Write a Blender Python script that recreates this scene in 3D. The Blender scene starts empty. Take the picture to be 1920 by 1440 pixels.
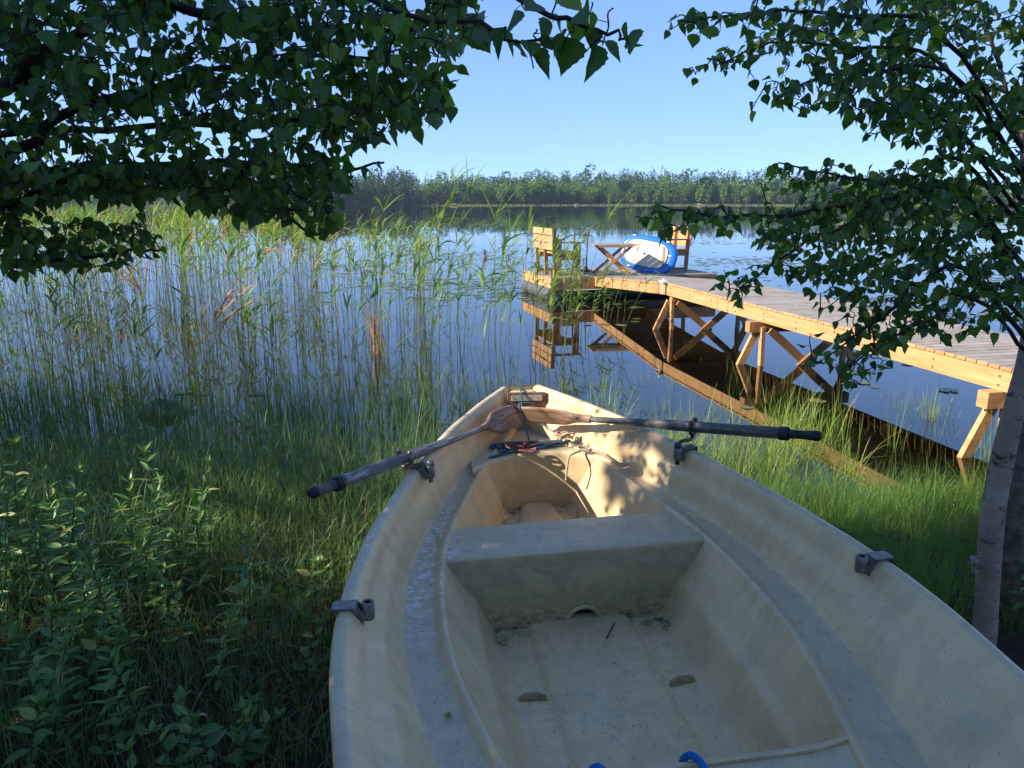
import bpy, bmesh, math, random
import numpy as np
from mathutils import Matrix, Vector
rad = math.radians
rng = np.random.default_rng(7)
random.seed(7)
SC = bpy.context.scene
COL = SC.collection

# ------------------------------------------------------------------ camera, sky, sun, exposure
EYE = 1.82                                   # camera height above the lake
TH = math.atan((720 - 378) / 1440.0)         # camera looks 13.4 degrees down
CT, ST = math.cos(TH), math.sin(TH)
cam = bpy.data.cameras.new('camera')
cam.sensor_width = 36.0; cam.lens = 27.0; cam.clip_start = 0.05; cam.clip_end = 3000
co = bpy.data.objects.new('camera', cam); COL.objects.link(co)
co.location = (0, 0, EYE); co.rotation_euler = (math.pi / 2 - TH, 0, 0)
SC.camera = co

SUN_EL = rad(29)
SDX, SDY = -0.954, -0.30                     # where the sun stands: left of the view, a little behind
sd = Vector((SDX * math.cos(SUN_EL), SDY * math.cos(SUN_EL), math.sin(SUN_EL))).normalized()
world = bpy.data.worlds.new('World'); SC.world = world; world.use_nodes = True
wn = world.node_tree.nodes; wl = world.node_tree.links
sky = wn.new('ShaderNodeTexSky'); sky.sky_type = 'NISHITA'; sky.sun_disc = False
sky.sun_elevation = SUN_EL; sky.sun_rotation = math.atan2(SDX, SDY) % (2 * math.pi)
sky.air_density = 0.6; sky.dust_density = 0.0; sky.ozone_density = 4.0
gm = wn.new('ShaderNodeGamma'); gm.inputs[1].default_value = 0.55           # softer step from zenith to horizon, cooler white balance
tm = wn.new('ShaderNodeMix'); tm.data_type = 'RGBA'; tm.blend_type = 'MULTIPLY'; tm.inputs[0].default_value = 1.0; tm.inputs[7].default_value = (0.515, 0.68, 0.96, 1)
wl.new(sky.outputs[0], gm.inputs[0]); wl.new(gm.outputs[0], tm.inputs[6]); wl.new(tm.outputs[2], wn['Background'].inputs[0]); wn['Background'].inputs[1].default_value = 0.12
sun = bpy.data.lights.new('sun', 'SUN'); sun.energy = 2.3; sun.angle = rad(0.53); sun.color = (1.0, 0.86, 0.68)
so = bpy.data.objects.new('sun', sun); COL.objects.link(so)
so.rotation_euler = sd.to_track_quat('Z', 'Y').to_euler(); so.location = (-30, -10, 20)
SC.view_settings.view_transform = 'Standard'; SC.view_settings.look = 'None'
SC.view_settings.exposure = 2.16; SC.view_settings.gamma = 1
SC.render.engine = 'CYCLES'
SC.cycles.max_bounces = 8; SC.cycles.diffuse_bounces = 3; SC.cycles.glossy_bounces = 3
SC.cycles.transmission_bounces = 4; SC.cycles.transparent_max_bounces = 12; SC.cycles.volume_bounces = 0
SC.cycles.caustics_reflective = False; SC.cycles.caustics_refractive = False

# ------------------------------------------------------------------ helpers
def at(px, py, Y):                            # point at distance Y ahead seen at picture position px, py
    v = (py - 720) / 1440.0; d = Y / (CT - v * ST)
    return np.array([(px - 960) / 1440.0 * d, Y, EYE - d * (ST + v * CT)])
def ground_at(px, py, z=0.0):
    v = (py - 720) / 1440.0; d = (EYE - z) / (ST + v * CT)
    return np.array([(px - 960) / 1440.0 * d, d * (CT - v * ST), z])

class MB:
    """collects vertices and faces and links them as ONE mesh object"""
    def __init__(s): s.V = []; s.L = []; s.C = []; s.T = []; s.n = 0
    def add(s, V, F, tint=None):
        V = np.asarray(V, float).reshape(-1, 3)
        s.V.append(V)
        if isinstance(F, np.ndarray):
            s.L.append((F + s.n).ravel().astype(np.int32)); s.C.append(np.full(len(F), F.shape[1], np.int32))
        else:
            for f in F:
                s.L.append(np.array(f, np.int32) + s.n); s.C.append(np.array([len(f)], np.int32))
        if tint is None: tint = 0.5
        s.T.append(np.broadcast_to(np.asarray(tint, float), (len(V),)).copy())
        s.n += len(V)
    def mesh(s, name, m, smooth=False):
        me = bpy.data.meshes.new(name)
        V = np.concatenate(s.V); L = np.concatenate(s.L); C = np.concatenate(s.C)
        me.vertices.add(len(V)); me.vertices.foreach_set('co', V.astype(np.float32).ravel())
        me.loops.add(len(L)); me.loops.foreach_set('vertex_index', L)
        me.polygons.add(len(C))
        me.polygons.foreach_set('loop_start', np.concatenate([[0], np.cumsum(C)[:-1]]).astype(np.int32))
        me.polygons.foreach_set('loop_total', C)
        me.polygons.foreach_set('use_smooth', np.full(len(C), smooth))
        a = me.attributes.new('tint', 'FLOAT', 'POINT'); a.data.foreach_set('value', np.concatenate(s.T).astype(np.float32))
        me.update(calc_edges=True); me.materials.append(m)
        return me
    def build(s, name, m, parent=None, smooth=False):
        o = bpy.data.objects.new(name, s.mesh(name, m, smooth)); COL.objects.link(o)
        if parent: o.parent = parent
        return o
    # shapes
    def box(s, c, size, R=None, tint=None, taper=1.0):
        x, y, z = np.array(size) / 2.0
        P = np.array([[-x, -y, -z], [x, -y, -z], [x, y, -z], [-x, y, -z], [-x * taper, -y * taper, z], [x * taper, -y * taper, z], [x * taper, y * taper, z], [-x * taper, y * taper, z]])
        if R is not None: P = P @ np.array(R).T
        s.add(P + np.array(c), np.array([[0, 3, 2, 1], [4, 5, 6, 7], [0, 1, 5, 4], [1, 2, 6, 5], [2, 3, 7, 6], [3, 0, 4, 7]]), tint)
    def bar(s, a, b, w, h, up=(0, 0, 1), tint=None):   # rectangular bar from a to b, w across, h along up
        a = np.array(a, float); b = np.array(b, float); d = b - a; L = np.linalg.norm(d); d /= L
        u = np.array(up, float); sx = np.cross(d, u); sx /= np.linalg.norm(sx); u = np.cross(sx, d)
        s.box((a + b) / 2, (w, L, h), np.stack([sx, d, u], 1), tint)
    def tube(s, pts, r, k=6, cap=True, tint=None):
        P = np.array(pts, float); n = len(P); r = np.broadcast_to(np.asarray(r, float), (n,))
        T = np.gradient(P, axis=0); T /= np.linalg.norm(T, axis=1)[:, None] + 1e-12
        ref = np.array([0, 0, 1.0]) if abs(T[0][2]) < 0.9 else np.array([1.0, 0, 0])
        X = np.zeros_like(P); x = np.cross(T[0], ref)
        for i in range(n):
            x = x - T[i] * (x @ T[i]); x /= np.linalg.norm(x) + 1e-12; X[i] = x
        Yv = np.cross(T, X)
        a = np.linspace(0, 2 * np.pi, k, endpoint=False)
        V = (P[:, None, :] + r[:, None, None] * (np.cos(a)[None, :, None] * X[:, None, :] + np.sin(a)[None, :, None] * Yv[:, None, :])).reshape(-1, 3)
        i = np.arange(n - 1)[:, None] * k; j = np.arange(k)[None, :]; j2 = (j + 1) % k
        F = np.stack([i + j, i + j2, i + k + j2, i + k + j], -1).reshape(-1, 4)
        s.add(V, F, tint)
        if cap:
            s.add(V[:k], [list(range(k - 1, -1, -1))], tint); s.add(V[-k:], [list(range(k))], tint)
    def grid(s, P, tint=None, closed_v=False):          # P: (n, m, 3)
        n, m, _ = P.shape
        i = np.arange(n - 1)[:, None] * m; j = np.arange(m if closed_v else m - 1)[None, :]; j2 = (j + 1) % m
        F = np.stack([i + j, i + m + j, i + m + j2, i + j2], -1).reshape(-1, 4)
        s.add(P.reshape(-1, 3), F, tint)
    def prism(s, outline, z0, z1, bevel=0.0, tint=None):  # vertical prism over a CCW outline, top edge rounded
        O = np.array(outline, float); n = len(O)
        c = O.mean(0)
        rings = [np.c_[O, np.full(n, z0)]]
        if bevel:
            nx = np.roll(O, -1, 0) - np.roll(O, 1, 0); nx = np.c_[nx[:, 1], -nx[:, 0]]; nx /= np.linalg.norm(nx, axis=1)[:, None] + 1e-9
            for a in np.linspace(0, np.pi / 2, 5):
                rings.append(np.c_[O - nx * bevel * (1 - np.cos(a)), np.full(n, z1 - bevel + bevel * np.sin(a))])
        else: rings.append(np.c_[O, np.full(n, z1)])
        P = np.array(rings); k = len(P)
        s.grid(P.transpose(0, 1, 2)[:, ::-1], tint, True)
        s.add(P[-1], [list(range(n))], tint); s.add(P[0], [list(range(n - 1, -1, -1))], tint)

def tag(o, label, cat, group=None, kind=None):
    if label: o['label'] = label
    if cat: o['category'] = cat
    if group: o['group'] = group
    if kind: o['kind'] = kind
    return o
def empty(name, loc=(0, 0, 0), rz=0.0, mw=None):
    o = bpy.data.objects.new(name, None); COL.objects.link(o); o.empty_display_size = 0.1
    if mw is not None: o.matrix_world = mw
    else: o.location = loc; o.rotation_euler = (0, 0, rz)
    return o
def copy_tree(o, parent=None):
    c = o.copy(); COL.objects.link(c); c.parent = parent
    for ch in list(o.children): copy_tree(ch, c)
    return c
def spline(P, n):
    P = np.array(P, float); m = len(P)
    Q = np.vstack([2 * P[0] - P[1], P, 2 * P[-1] - P[-2]])
    t = np.linspace(0, m - 1 - 1e-9, n); i = t.astype(int); f = (t - i)[:, None]
    a, b, c, d = Q[i], Q[i + 1], Q[i + 2], Q[i + 3]
    return 0.5 * (2 * b + (c - a) * f + (2 * a - 5 * b + 4 * c - d) * f ** 2 + (3 * b - a - 3 * c + d) * f ** 3)

# ------------------------------------------------------------------ materials
class Mat:
    def __init__(s, name, rough=0.6, spec=0.4):
        s.m = bpy.data.materials.new(name); s.m.use_nodes = True
        s.n = s.m.node_tree.nodes; s.l = s.m.node_tree.links; s.b = s.n['Principled BSDF']
        s.b.inputs['Roughness'].default_value = rough; s.b.inputs['Specular IOR Level'].default_value = spec
        s._co = None
    def set(s, k, v):
        if hasattr(v, 'is_linked') or hasattr(v, 'links'): s.l.new(v, s.b.inputs[k])
        else: s.b.inputs[k].default_value = v
    def co(s):
        if not s._co: s._co = s.n.new('ShaderNodeTexCoord')
        return s._co.outputs['Object']
    def scale(s, v, src=None):
        m = s.n.new('ShaderNodeMapping'); m.inputs['Scale'].default_value = v; s.l.new(src or s.co(), m.inputs[0]); return m.outputs[0]
    def noise(s, sc, det=4, src=None, rough=0.5, dist=0.0):
        t = s.n.new('ShaderNodeTexNoise'); t.inputs['Scale'].default_value = sc; t.inputs['Detail'].default_value = det
        t.inputs['Roughness'].default_value = rough; t.inputs['Distortion'].default_value = dist
        s.l.new(src or s.co(), t.inputs['Vector']); return t.outputs[0]
    def ramp(s, x, stops, interp='LINEAR'):
        r = s.n.new('ShaderNodeValToRGB'); e = r.color_ramp.elements; r.color_ramp.interpolation = interp
        while len(e) < len(stops): e.new(0.5)
        for a, (p, c) in zip(e, stops):
            a.position = p; a.color = (tuple(c) + (1,)) if hasattr(c, '__len__') else (c, c, c, 1)
        s.l.new(x, r.inputs[0]); return r.outputs[0]
    def mix(s, f, a, b, mode='MIX'):
        m = s.n.new('ShaderNodeMix'); m.data_type = 'RGBA'; m.blend_type = mode
        for k, v in ((0, f), (6, a), (7, b)):
            if hasattr(v, 'links'): s.l.new(v, m.inputs[k])
            else: m.inputs[k].default_value = v if k == 0 else (tuple(v) + (1,) if hasattr(v, '__len__') else (v, v, v, 1))
        return m.outputs[2]
    def math(s, op, a, b=0.5):
        m = s.n.new('ShaderNodeMath'); m.operation = op
        for k, v in ((0, a), (1, b)):
            if hasattr(v, 'links'): s.l.new(v, m.inputs[k])
            else: m.inputs[k].default_value = v
        return m.outputs[0]
    def attr(s, name='tint'):
        a = s.n.new('ShaderNodeAttribute'); a.attribute_name = name; return a.outputs['Fac']
    def sep(s, src=None):
        x = s.n.new('ShaderNodeSeparateXYZ'); s.l.new(src or s.co(), x.inputs[0]); return x.outputs
    def bump(s, h, st=0.3, dist=0.01):
        b = s.n.new('ShaderNodeBump'); b.inputs['Strength'].default_value = st; b.inputs['Distance'].default_value = dist
        s.l.new(h, b.inputs['Height']); s.l.new(b.outputs[0], s.b.inputs['Normal']); return b
    def translucent(s, fac, col):
        t = s.n.new('ShaderNodeBsdfTranslucent'); x = s.n.new('ShaderNodeMixShader')
        if hasattr(col, 'links'): s.l.new(col, t.inputs[0])
        else: t.inputs[0].default_value = tuple(col) + (1,)
        x.inputs[0].default_value = fac
        s.l.new(s.b.outputs[0], x.inputs[1]); s.l.new(t.outputs[0], x.inputs[2])
        s.l.new(x.outputs[0], s.n['Material Output'].inputs[0])

def flat(name, c, rough=0.6, spec=0.4, metal=0.0, nscale=30, namp=0.25, bump=0.0):
    M = Mat(name, rough, spec); M.b.inputs['Metallic'].default_value = metal
    c = np.array(c)
    M.set('Base Color', M.ramp(M.noise(nscale, 5), [(0.3, tuple(c * (1 - namp))), (0.7, tuple(np.minimum(c * (1 + namp), 0.95)))]))
    if bump: M.bump(M.noise(nscale * 2, 5), bump, 0.004)
    return M.m
def leafmat(name, stops, trans=0.35, rough=0.45, spec=0.5, tcol=None):
    M = Mat(name, rough, spec)
    t = M.attr()
    c = M.ramp(t, stops); M.set('Base Color', c)
    M.translucent(trans, M.mix(1.0, c, tcol or (1.6, 1.9, 0.6), 'MULTIPLY'))
    return M.m
def wood(name, dark, light, sc=(3, 40, 40), rough=0.75, grey=None, bump=0.25):
    M = Mat(name, rough, 0.3)
    g = M.noise(1.0, 6, M.scale(sc), 0.6, 0.6)
    c = M.ramp(g, [(0.3, dark), (0.7, light)])
    t = M.attr(); c = M.mix(0.45, c, M.mix(1.0, c, M.ramp(t, [(0.0, 0.55), (1.0, 1.35)]), 'MULTIPLY'))
    if grey: c = M.mix(M.ramp(M.noise(5, 5), [(0.45, 0.0), (0.65, 0.85)]), c, grey)
    M.set('Base Color', c); M.bump(g, bump, 0.004)
    return M.m

# boat moulding: cream gelcoat gone grey-green with weather
def boat_material(name='weathered_cream_gelcoat'):
    M = Mat(name, 0.5, 0.35)
    base = M.ramp(M.noise(3.0, 5, None, 0.6, 0.4), [(0.3, (0.73, 0.53, 0.285)), (0.7, (0.85, 0.645, 0.365))])
    # long streaks of grime running down the sides
    st = M.ramp(M.noise(1.0, 6, M.scale((4, 14, 2)), 0.75, 0.5), [(0.42, 0.0), (0.75, 0.40)])
    c = M.mix(st, base, (0.38, 0.34, 0.22))
    mo = M.ramp(M.noise(4.5, 9, None, 0.78, 0.6), [(0.46, 0.0), (0.72, 0.6)])
    c = M.mix(mo, c, (0.36, 0.30, 0.19))
    # grey dirt film on faces that look up
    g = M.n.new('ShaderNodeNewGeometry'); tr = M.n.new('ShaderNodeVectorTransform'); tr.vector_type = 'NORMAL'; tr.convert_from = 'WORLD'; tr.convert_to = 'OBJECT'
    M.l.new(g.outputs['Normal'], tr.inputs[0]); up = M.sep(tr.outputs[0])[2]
    film = M.math('MULTIPLY', M.ramp(up, [(0.75, 0.0), (0.97, 0.75)]), M.math('MULTIPLY', M.ramp(M.noise(14, 6, None, 0.7), [(0.3, 0.35), (0.65, 1.0)]), M.ramp(M.math('ADD', M.sep()[2], 1.0), [(0.70, 0.35), (0.76, 1.0)])))
    c = M.mix(film, c, (0.46, 0.41, 0.31))
    so_ = M.math('MULTIPLY', M.ramp(up, [(0.85, 0.0), (0.97, 1.0)]), M.ramp(M.noise(34, 10, M.scale((1, .6, 1)), 0.85, 0.5), [(0.52, 0.0), (0.68, 0.55)]))
    c = M.mix(so_, c, (0.17, 0.155, 0.125))
    # mottled brown grime with shade painted in, on every face that looks aft
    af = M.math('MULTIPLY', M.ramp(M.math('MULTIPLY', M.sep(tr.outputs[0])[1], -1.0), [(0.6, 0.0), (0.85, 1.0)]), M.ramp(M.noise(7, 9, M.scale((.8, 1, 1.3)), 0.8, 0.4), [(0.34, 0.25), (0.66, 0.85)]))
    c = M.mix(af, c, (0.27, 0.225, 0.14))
    # fine pale scratches running fore and aft
    sk = M.math('MULTIPLY', M.ramp(M.noise(1.0, 3, M.scale((260, 7, 120)), 0.5, 0.4), [(0.66, 0.0), (0.70, 0.5)]), M.ramp(M.noise(5, 3), [(0.5, 0.0), (0.6, 1.0)]))
    c = M.mix(sk, c, (0.78, 0.74, 0.62))
    # chalky white scuffs, stretched along the boat
    sc = M.math('MULTIPLY', M.ramp(M.noise(1.0, 8, M.scale((70, 24, 70)), 0.75, 0.8), [(0.6, 0.0), (0.68, 0.6)]), M.ramp(M.noise(2.2, 3), [(0.45, 0.0), (0.62, 1.0)]))
    c = M.mix(sc, c, (0.72, 0.72, 0.68))
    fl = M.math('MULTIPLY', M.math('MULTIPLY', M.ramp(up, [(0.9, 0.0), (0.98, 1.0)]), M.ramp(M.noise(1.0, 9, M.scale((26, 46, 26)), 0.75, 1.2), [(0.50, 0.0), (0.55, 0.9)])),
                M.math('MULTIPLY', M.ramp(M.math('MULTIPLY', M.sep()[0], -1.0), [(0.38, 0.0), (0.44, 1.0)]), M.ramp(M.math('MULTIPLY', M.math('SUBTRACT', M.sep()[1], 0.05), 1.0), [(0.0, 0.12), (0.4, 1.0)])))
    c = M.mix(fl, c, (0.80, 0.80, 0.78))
    # black specks
    v = M.n.new('ShaderNodeTexVoronoi'); v.inputs['Scale'].default_value = 66; M.l.new(M.co(), v.inputs['Vector'])
    sp = M.math('MULTIPLY', M.ramp(v.outputs['Distance'], [(0.09, 1.0), (0.14, 0.0)]), M.ramp(M.noise(14, 5, None, 0.7), [(0.52, 0.0), (0.56, 1.0)]))
    c = M.mix(M.math('MULTIPLY', sp, 0.8), c, (0.03, 0.028, 0.02))
    # algae stains where water stands (painted per vertex as 'tint' above 0.5)
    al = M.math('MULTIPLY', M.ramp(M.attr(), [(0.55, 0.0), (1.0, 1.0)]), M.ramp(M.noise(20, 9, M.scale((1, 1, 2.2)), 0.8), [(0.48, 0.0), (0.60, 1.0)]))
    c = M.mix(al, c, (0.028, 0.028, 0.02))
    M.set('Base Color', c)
    M.set('Roughness', M.ramp(M.noise(11, 4), [(0.3, 0.28), (0.7, 0.58)]))
    h = M.mix(0.5, M.noise(1.0, 4, M.scale((50, 38, 50))), M.noise(7, 3))
    M.bump(h, 0.28, 0.006)
    return M.m
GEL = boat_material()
OAR = None
def oar_material(name, dark, light, flake):
    M = Mat(name, 0.7, 0.3)
    g = M.noise(1.0, 7, M.scale((3, 60, 60)), 0.7, 0.8)
    c = M.ramp(g, [(0.3, dark), (0.7, light)])
    w = M.ramp(M.noise(1.0, 8, M.scale((6, 75, 75)), 0.75, 1.0), [(0.52, 0.0), (0.6, 1.0)])
    c = M.mix(M.math('MULTIPLY', w, flake), c, (0.55, 0.53, 0.50))
    M.set('Base Color', c); M.bump(g, 0.5, 0.003)
    return M.m
OARGREY = oar_material('weathered_grey_oar_wood', (0.10, 0.09, 0.085), (0.25, 0.23, 0.21), 0.8)
OARDARK = oar_material('dark_flaking_oar_wood', (0.055, 0.055, 0.06), (0.15, 0.14, 0.14), 0.55)
OARBROWN = oar_material('worn_brown_blade_wood', (0.13, 0.07, 0.05), (0.30, 0.19, 0.14), 0.45)
OARBLADE = oar_material('varnished_brown_blade_wood', (0.17, 0.095, 0.06), (0.38, 0.26, 0.17), 0.3)
RUBBER = flat('black_rubber', (0.022, 0.022, 0.024), 0.5, 0.4, 0, 40, 0.3, 0.2)
GREYGRIP = flat('worn_grip_wood', (0.12, 0.095, 0.08), 0.6, 0.3, 0, 40, 0.4, 0.2)
METAL = flat('dull_grey_metal', (0.19, 0.18, 0.17), 0.42, 0.5, 0.6, 60, 0.4, 0.2)
DARKMETAL = flat('dark_blackened_metal', (0.05, 0.05, 0.05), 0.45, 0.5, 0.6, 60, 0.4, 0.2)
LARCH = wood('orange_larch_board', (0.40, 0.215, 0.095), (0.61, 0.36, 0.17), (2.2, 2.2, 26))
LARCHG = wood('brown_impregnated_timber', (0.30, 0.16, 0.075), (0.50, 0.28, 0.13), (14, 14, 3))
DECKW = wood('weathered_deck_plank', (0.24, 0.205, 0.17), (0.42, 0.365, 0.31), (9, 9, 9), 0.7, (0.36, 0.34, 0.31))
BLACKP = flat('black_plastic_pipe', (0.02, 0.02, 0.022), 0.4, 0.5, 0, 10, 0.4)
DARKIN = flat('dark_hollow', (0.012, 0.012, 0.011), 0.8, 0.1)
BLUE = flat('blue_inflatable_vinyl', (0.015, 0.16, 0.62), 0.28, 0.5, 0, 8, 0.1)
BEIGE = flat('beige_foam_pad', (0.72, 0.63, 0.50), 0.7, 0.3, 0, 20, 0.06)
WHITE = flat('white_vinyl', (0.75, 0.78, 0.80), 0.4, 0.4, 0, 20, 0.05)
ROPEB = flat('blue_rope', (0.01, 0.17, 0.48), 0.8, 0.2, 0, 120, 0.4, 0.8)
ROPET = flat('faded_teal_rope', (0.035, 0.12, 0.17), 0.8, 0.2, 0, 90, 0.6, 0.8)
ROPER = flat('faded_red_brown_strap', (0.22, 0.09, 0.08), 0.8, 0.2, 0, 90, 0.5, 0.8)
ROPEW = flat('frayed_beige_rope', (0.42, 0.36, 0.29), 0.85, 0.2, 0, 120, 0.35, 0.8)

# ------------------------------------------------------------------ ground, water
def hash_noise(x, y, s, seed=0):
    x = np.asarray(x, float) * s; y = np.asarray(y, float) * s
    return (np.sin(x * 1.7 + seed) * np.cos(y * 2.3 + seed * 2) + 0.5 * np.sin(x * 3.9 + y * 2.1 + seed) + 0.35 * np.cos(y * 6.1 - x * 4.7 + seed * 3) + 0.2 * np.sin(x * 11.3 - y * 9.7)) / 2.05
def shore(x): return 4.45 + 0.25 * np.sin(x * 0.9 + 0.5) + 0.12 * np.sin(x * 2.7) + 0.05 * np.abs(np.minimum(x, 0)) + np.clip(np.abs(x) - 20, 0, None) * 0.02
def fshore(x): return np.interp(x, [-900, -420, -150, -88, -66, -52, -44, 40, 200, 500, 900], [250, 300, 290, 285, 292, 320, 372, 385, 372, 350, 300]) + 6 * np.sin(x * 0.03)
def ground_h(x, y):
    x = np.asarray(x, float); y = np.asarray(y, float)
    d = y - shore(x)
    near = np.interp(d, [-60, -8, -1.6, -0.5, 0, 0.5, 1.6, 5, 15, 60, 100], [2.6, 0.5, 0.22, 0.13, 0.0, -0.12, -0.25, -0.5, -1.1, -3, -4])
    f = y - fshore(x)
    hill = 6.3 + 3.0 * np.sin(x * 0.009 + 1.0) + 2.2 * np.sin(x * 0.021) + np.interp(x, [-120, -70, -20], [2.5, 1.5, 0])
    far = np.where(f < 0, np.maximum(f * 0.05, -4), np.where(f < 8, f / 8 * .8, .8 + np.interp(f, [8, 70, 170, 900], [0, .55, .95, 1.2]) * hill))
    z = np.where(y < 150, near, far)
    z = z + np.where(y < 12, 0.02 * hash_noise(x, y, 2.3) + 0.008 * hash_noise(x, y, 9), 0)
    return z
xs = np.unique(np.concatenate([np.linspace(-1600, -60, 70), np.linspace(-60, -8, 40), np.linspace(-8, 8, 150), np.linspace(8, 60, 40), np.linspace(60, 1600, 70)]))
ys = np.unique(np.concatenate([np.linspace(-60, -2, 12), np.linspace(-2, 9, 120), np.linspace(9, 60, 40), np.linspace(60, 250, 20), np.linspace(250, 420, 60), np.linspace(420, 1800, 40)]))
GX, GY = np.meshgrid(xs, ys, indexing='ij')
g = MB(); g.grid(np.stack([GX, GY, ground_h(GX, GY)], -1))
M = Mat('shore_soil_and_lake_bed', 0.9, 0.2)
bed = M.ramp(M.noise(2.2, 8, None, 0.65), [(0.3, (0.17, 0.095, 0.045)), (0.7, (0.42, 0.25, 0.12))])
soil = M.ramp(M.noise(11, 8, None, 0.7), [(0.3, (0.016, 0.012, 0.009)), (0.55, (0.05, 0.037, 0.024)), (0.75, (0.11, 0.085, 0.055))])
zc = M.sep()
far_ = M.ramp(M.math('MULTIPLY', zc[1], 0.001), [(0.14, 0.0), (0.16, 1.0)])
c = M.mix(M.ramp(M.math('ADD', M.math('MULTIPLY', zc[2], 4.0), 0.5), [(0.45, 0.0), (0.56, 1.0)]), bed, soil)
c = M.mix(far_, c, (0.022, 0.038, 0.013))
M.set('Base Color', c); M.bump(M.noise(22, 8, None, 0.7), 0.9, 0.03)
tag(g.build('ground', M.m, None, True), 'dark leaf-strewn shore soil running under the lake', None, None, 'structure')

wx = np.array([-1500.0, 1500.0]); w = MB()
w.add([(-1500, 3.2, 0), (1500, 3.2, 0), (1500, 420, 0), (-1500, 420, 0)], np.array([[0, 1, 2, 3]]))
M = Mat('clear_brown_lake_water')
N, Lk = M.n, M.l
fr = N.new('ShaderNodeFresnel'); fr.inputs[0].default_value = 1.6
gl = N.new('ShaderNodeBsdfGlossy'); gl.inputs['Roughness'].default_value = 0.015; gl.inputs[0].default_value = (1, 1, 1, 1)
tp = N.new('ShaderNodeBsdfTransparent'); tp.inputs[0].default_value = (0.86, 0.70, 0.50, 1)
mx = N.new('ShaderNodeMixShader'); Lk.new(fr.outputs[0], mx.inputs[0]); Lk.new(tp.outputs[0], mx.inputs[1]); Lk.new(gl.outputs[0], mx.inputs[2])
b = N.new('ShaderNodeBump'); b.inputs['Distance'].default_value = 0.02
yy = M.sep()
patch = M.ramp(M.noise(0.06, 3, M.scale((0.5, 1.6, 1))), [(0.42, 0.06), (0.66, 1.0)])
dist = M.ramp(M.math('MULTIPLY', yy[1], 0.01), [(0.08, 0.02), (0.16, 0.14), (0.40, 0.26), (1.0, 0.30)])
side = M.ramp(M.math('ADD', M.math('MULTIPLY', yy[0], 0.02), 0.5), [(0.5, 0.10), (0.62, 1.0)])
Lk.new(M.math('MULTIPLY', M.math('MULTIPLY', patch, dist), M.math('MULTIPLY', side, 0.16)), b.inputs['Strength'])
Lk.new(M.math('ADD', M.noise(1.0, 3, M.scale((1.2, 5.5, 1))), M.noise(1.0, 2, M.scale((5, 14, 1)))), b.inputs['Height'])
for nd in (fr, gl): Lk.new(b.outputs[0], nd.inputs['Normal'])
Lk.new(mx.outputs[0], N['Material Output'].inputs[0])
tag(w.build('water', M.m), 'calm lake water mirroring the forest and sky', None, None, 'structure')
# ------------------------------------------------------------------ rowing boat
BO = Vector((0.3074, 1.9007, 0.8201))
BM = Matrix.Translation(BO) @ (Matrix.Rotation(0.1464, 4, 'Z') @ Matrix.Rotation(0.0019, 4, 'X') @ Matrix.Rotation(-0.0218, 4, 'Y'))
boat = empty('rowing_boat', mw=BM)
tag(boat, 'cream plastic rowing boat pulled bow-first to the water, weathered and dirty inside', 'rowing boat')
def smooth_fn(pts):
    x = np.array([p[0] for p in pts], float); y = np.array([p[1] for p in pts], float)
    X = np.linspace(x[0], x[-1], 700); Yv = np.interp(X, x, y)
    k = np.exp(-np.linspace(-2, 2, 61) ** 2); k /= k.sum()
    pl = Yv[0] + (Yv[0] - Yv[1:31][::-1]); pr = Yv[-1] + (Yv[-1] - Yv[-31:-1][::-1])
    S = np.convolve(np.concatenate([pl, Yv, pr]), k, 'valid')
    return lambda u: np.interp(u, X, S)
BG = smooth_fn([(-1.8, .53), (-1.4, .60), (-1.0, .675), (-.6, .725), (-.3, .760), (-.1, .768), (.15, .752), (.45, .705), (.86, .588), (1.07, .505), (1.34, .388), (1.6, .235), (1.79, .098)])
SO = smooth_fn([(-1.8, .40), (-1.0, .46), (-.6, .50), (-.38, .545), (-.1, .593), (.15, .612), (.4, .598), (.6, .565), (.9, .475), (1.07, .41), (1.25, .33), (1.4, .25), (1.6, .135), (1.79, .03)])
SI = smooth_fn([(-1.8, .30), (-.6, .36), (-.4, .405), (-.3, .43), (-.07, .474), (.1, .488), (.35, .488), (.6, .468), (.8, .425), (1.1, .325), (1.25, .265), (1.4, .19), (1.6, .09), (1.79, .015)])
FH = smooth_fn([(-1.8, .18), (-.6, .255), (-.2, .285), (.5, .295), (.85, .27), (1.2, .19), (1.45, .10), (1.79, .006)])
SHEER = lambda u: np.maximum(0, u) ** 2 * .037
WS = lambda u: -.19 + .075 * (np.maximum(0, u - .2) / 1.1) ** 2
WF = lambda u: -.455 + .09 * (np.maximum(0, u - .5) / .9) ** 2
WK = lambda u: -.60 + .22 * (np.maximum(0, u - .6) / 1.19) ** 2
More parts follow.
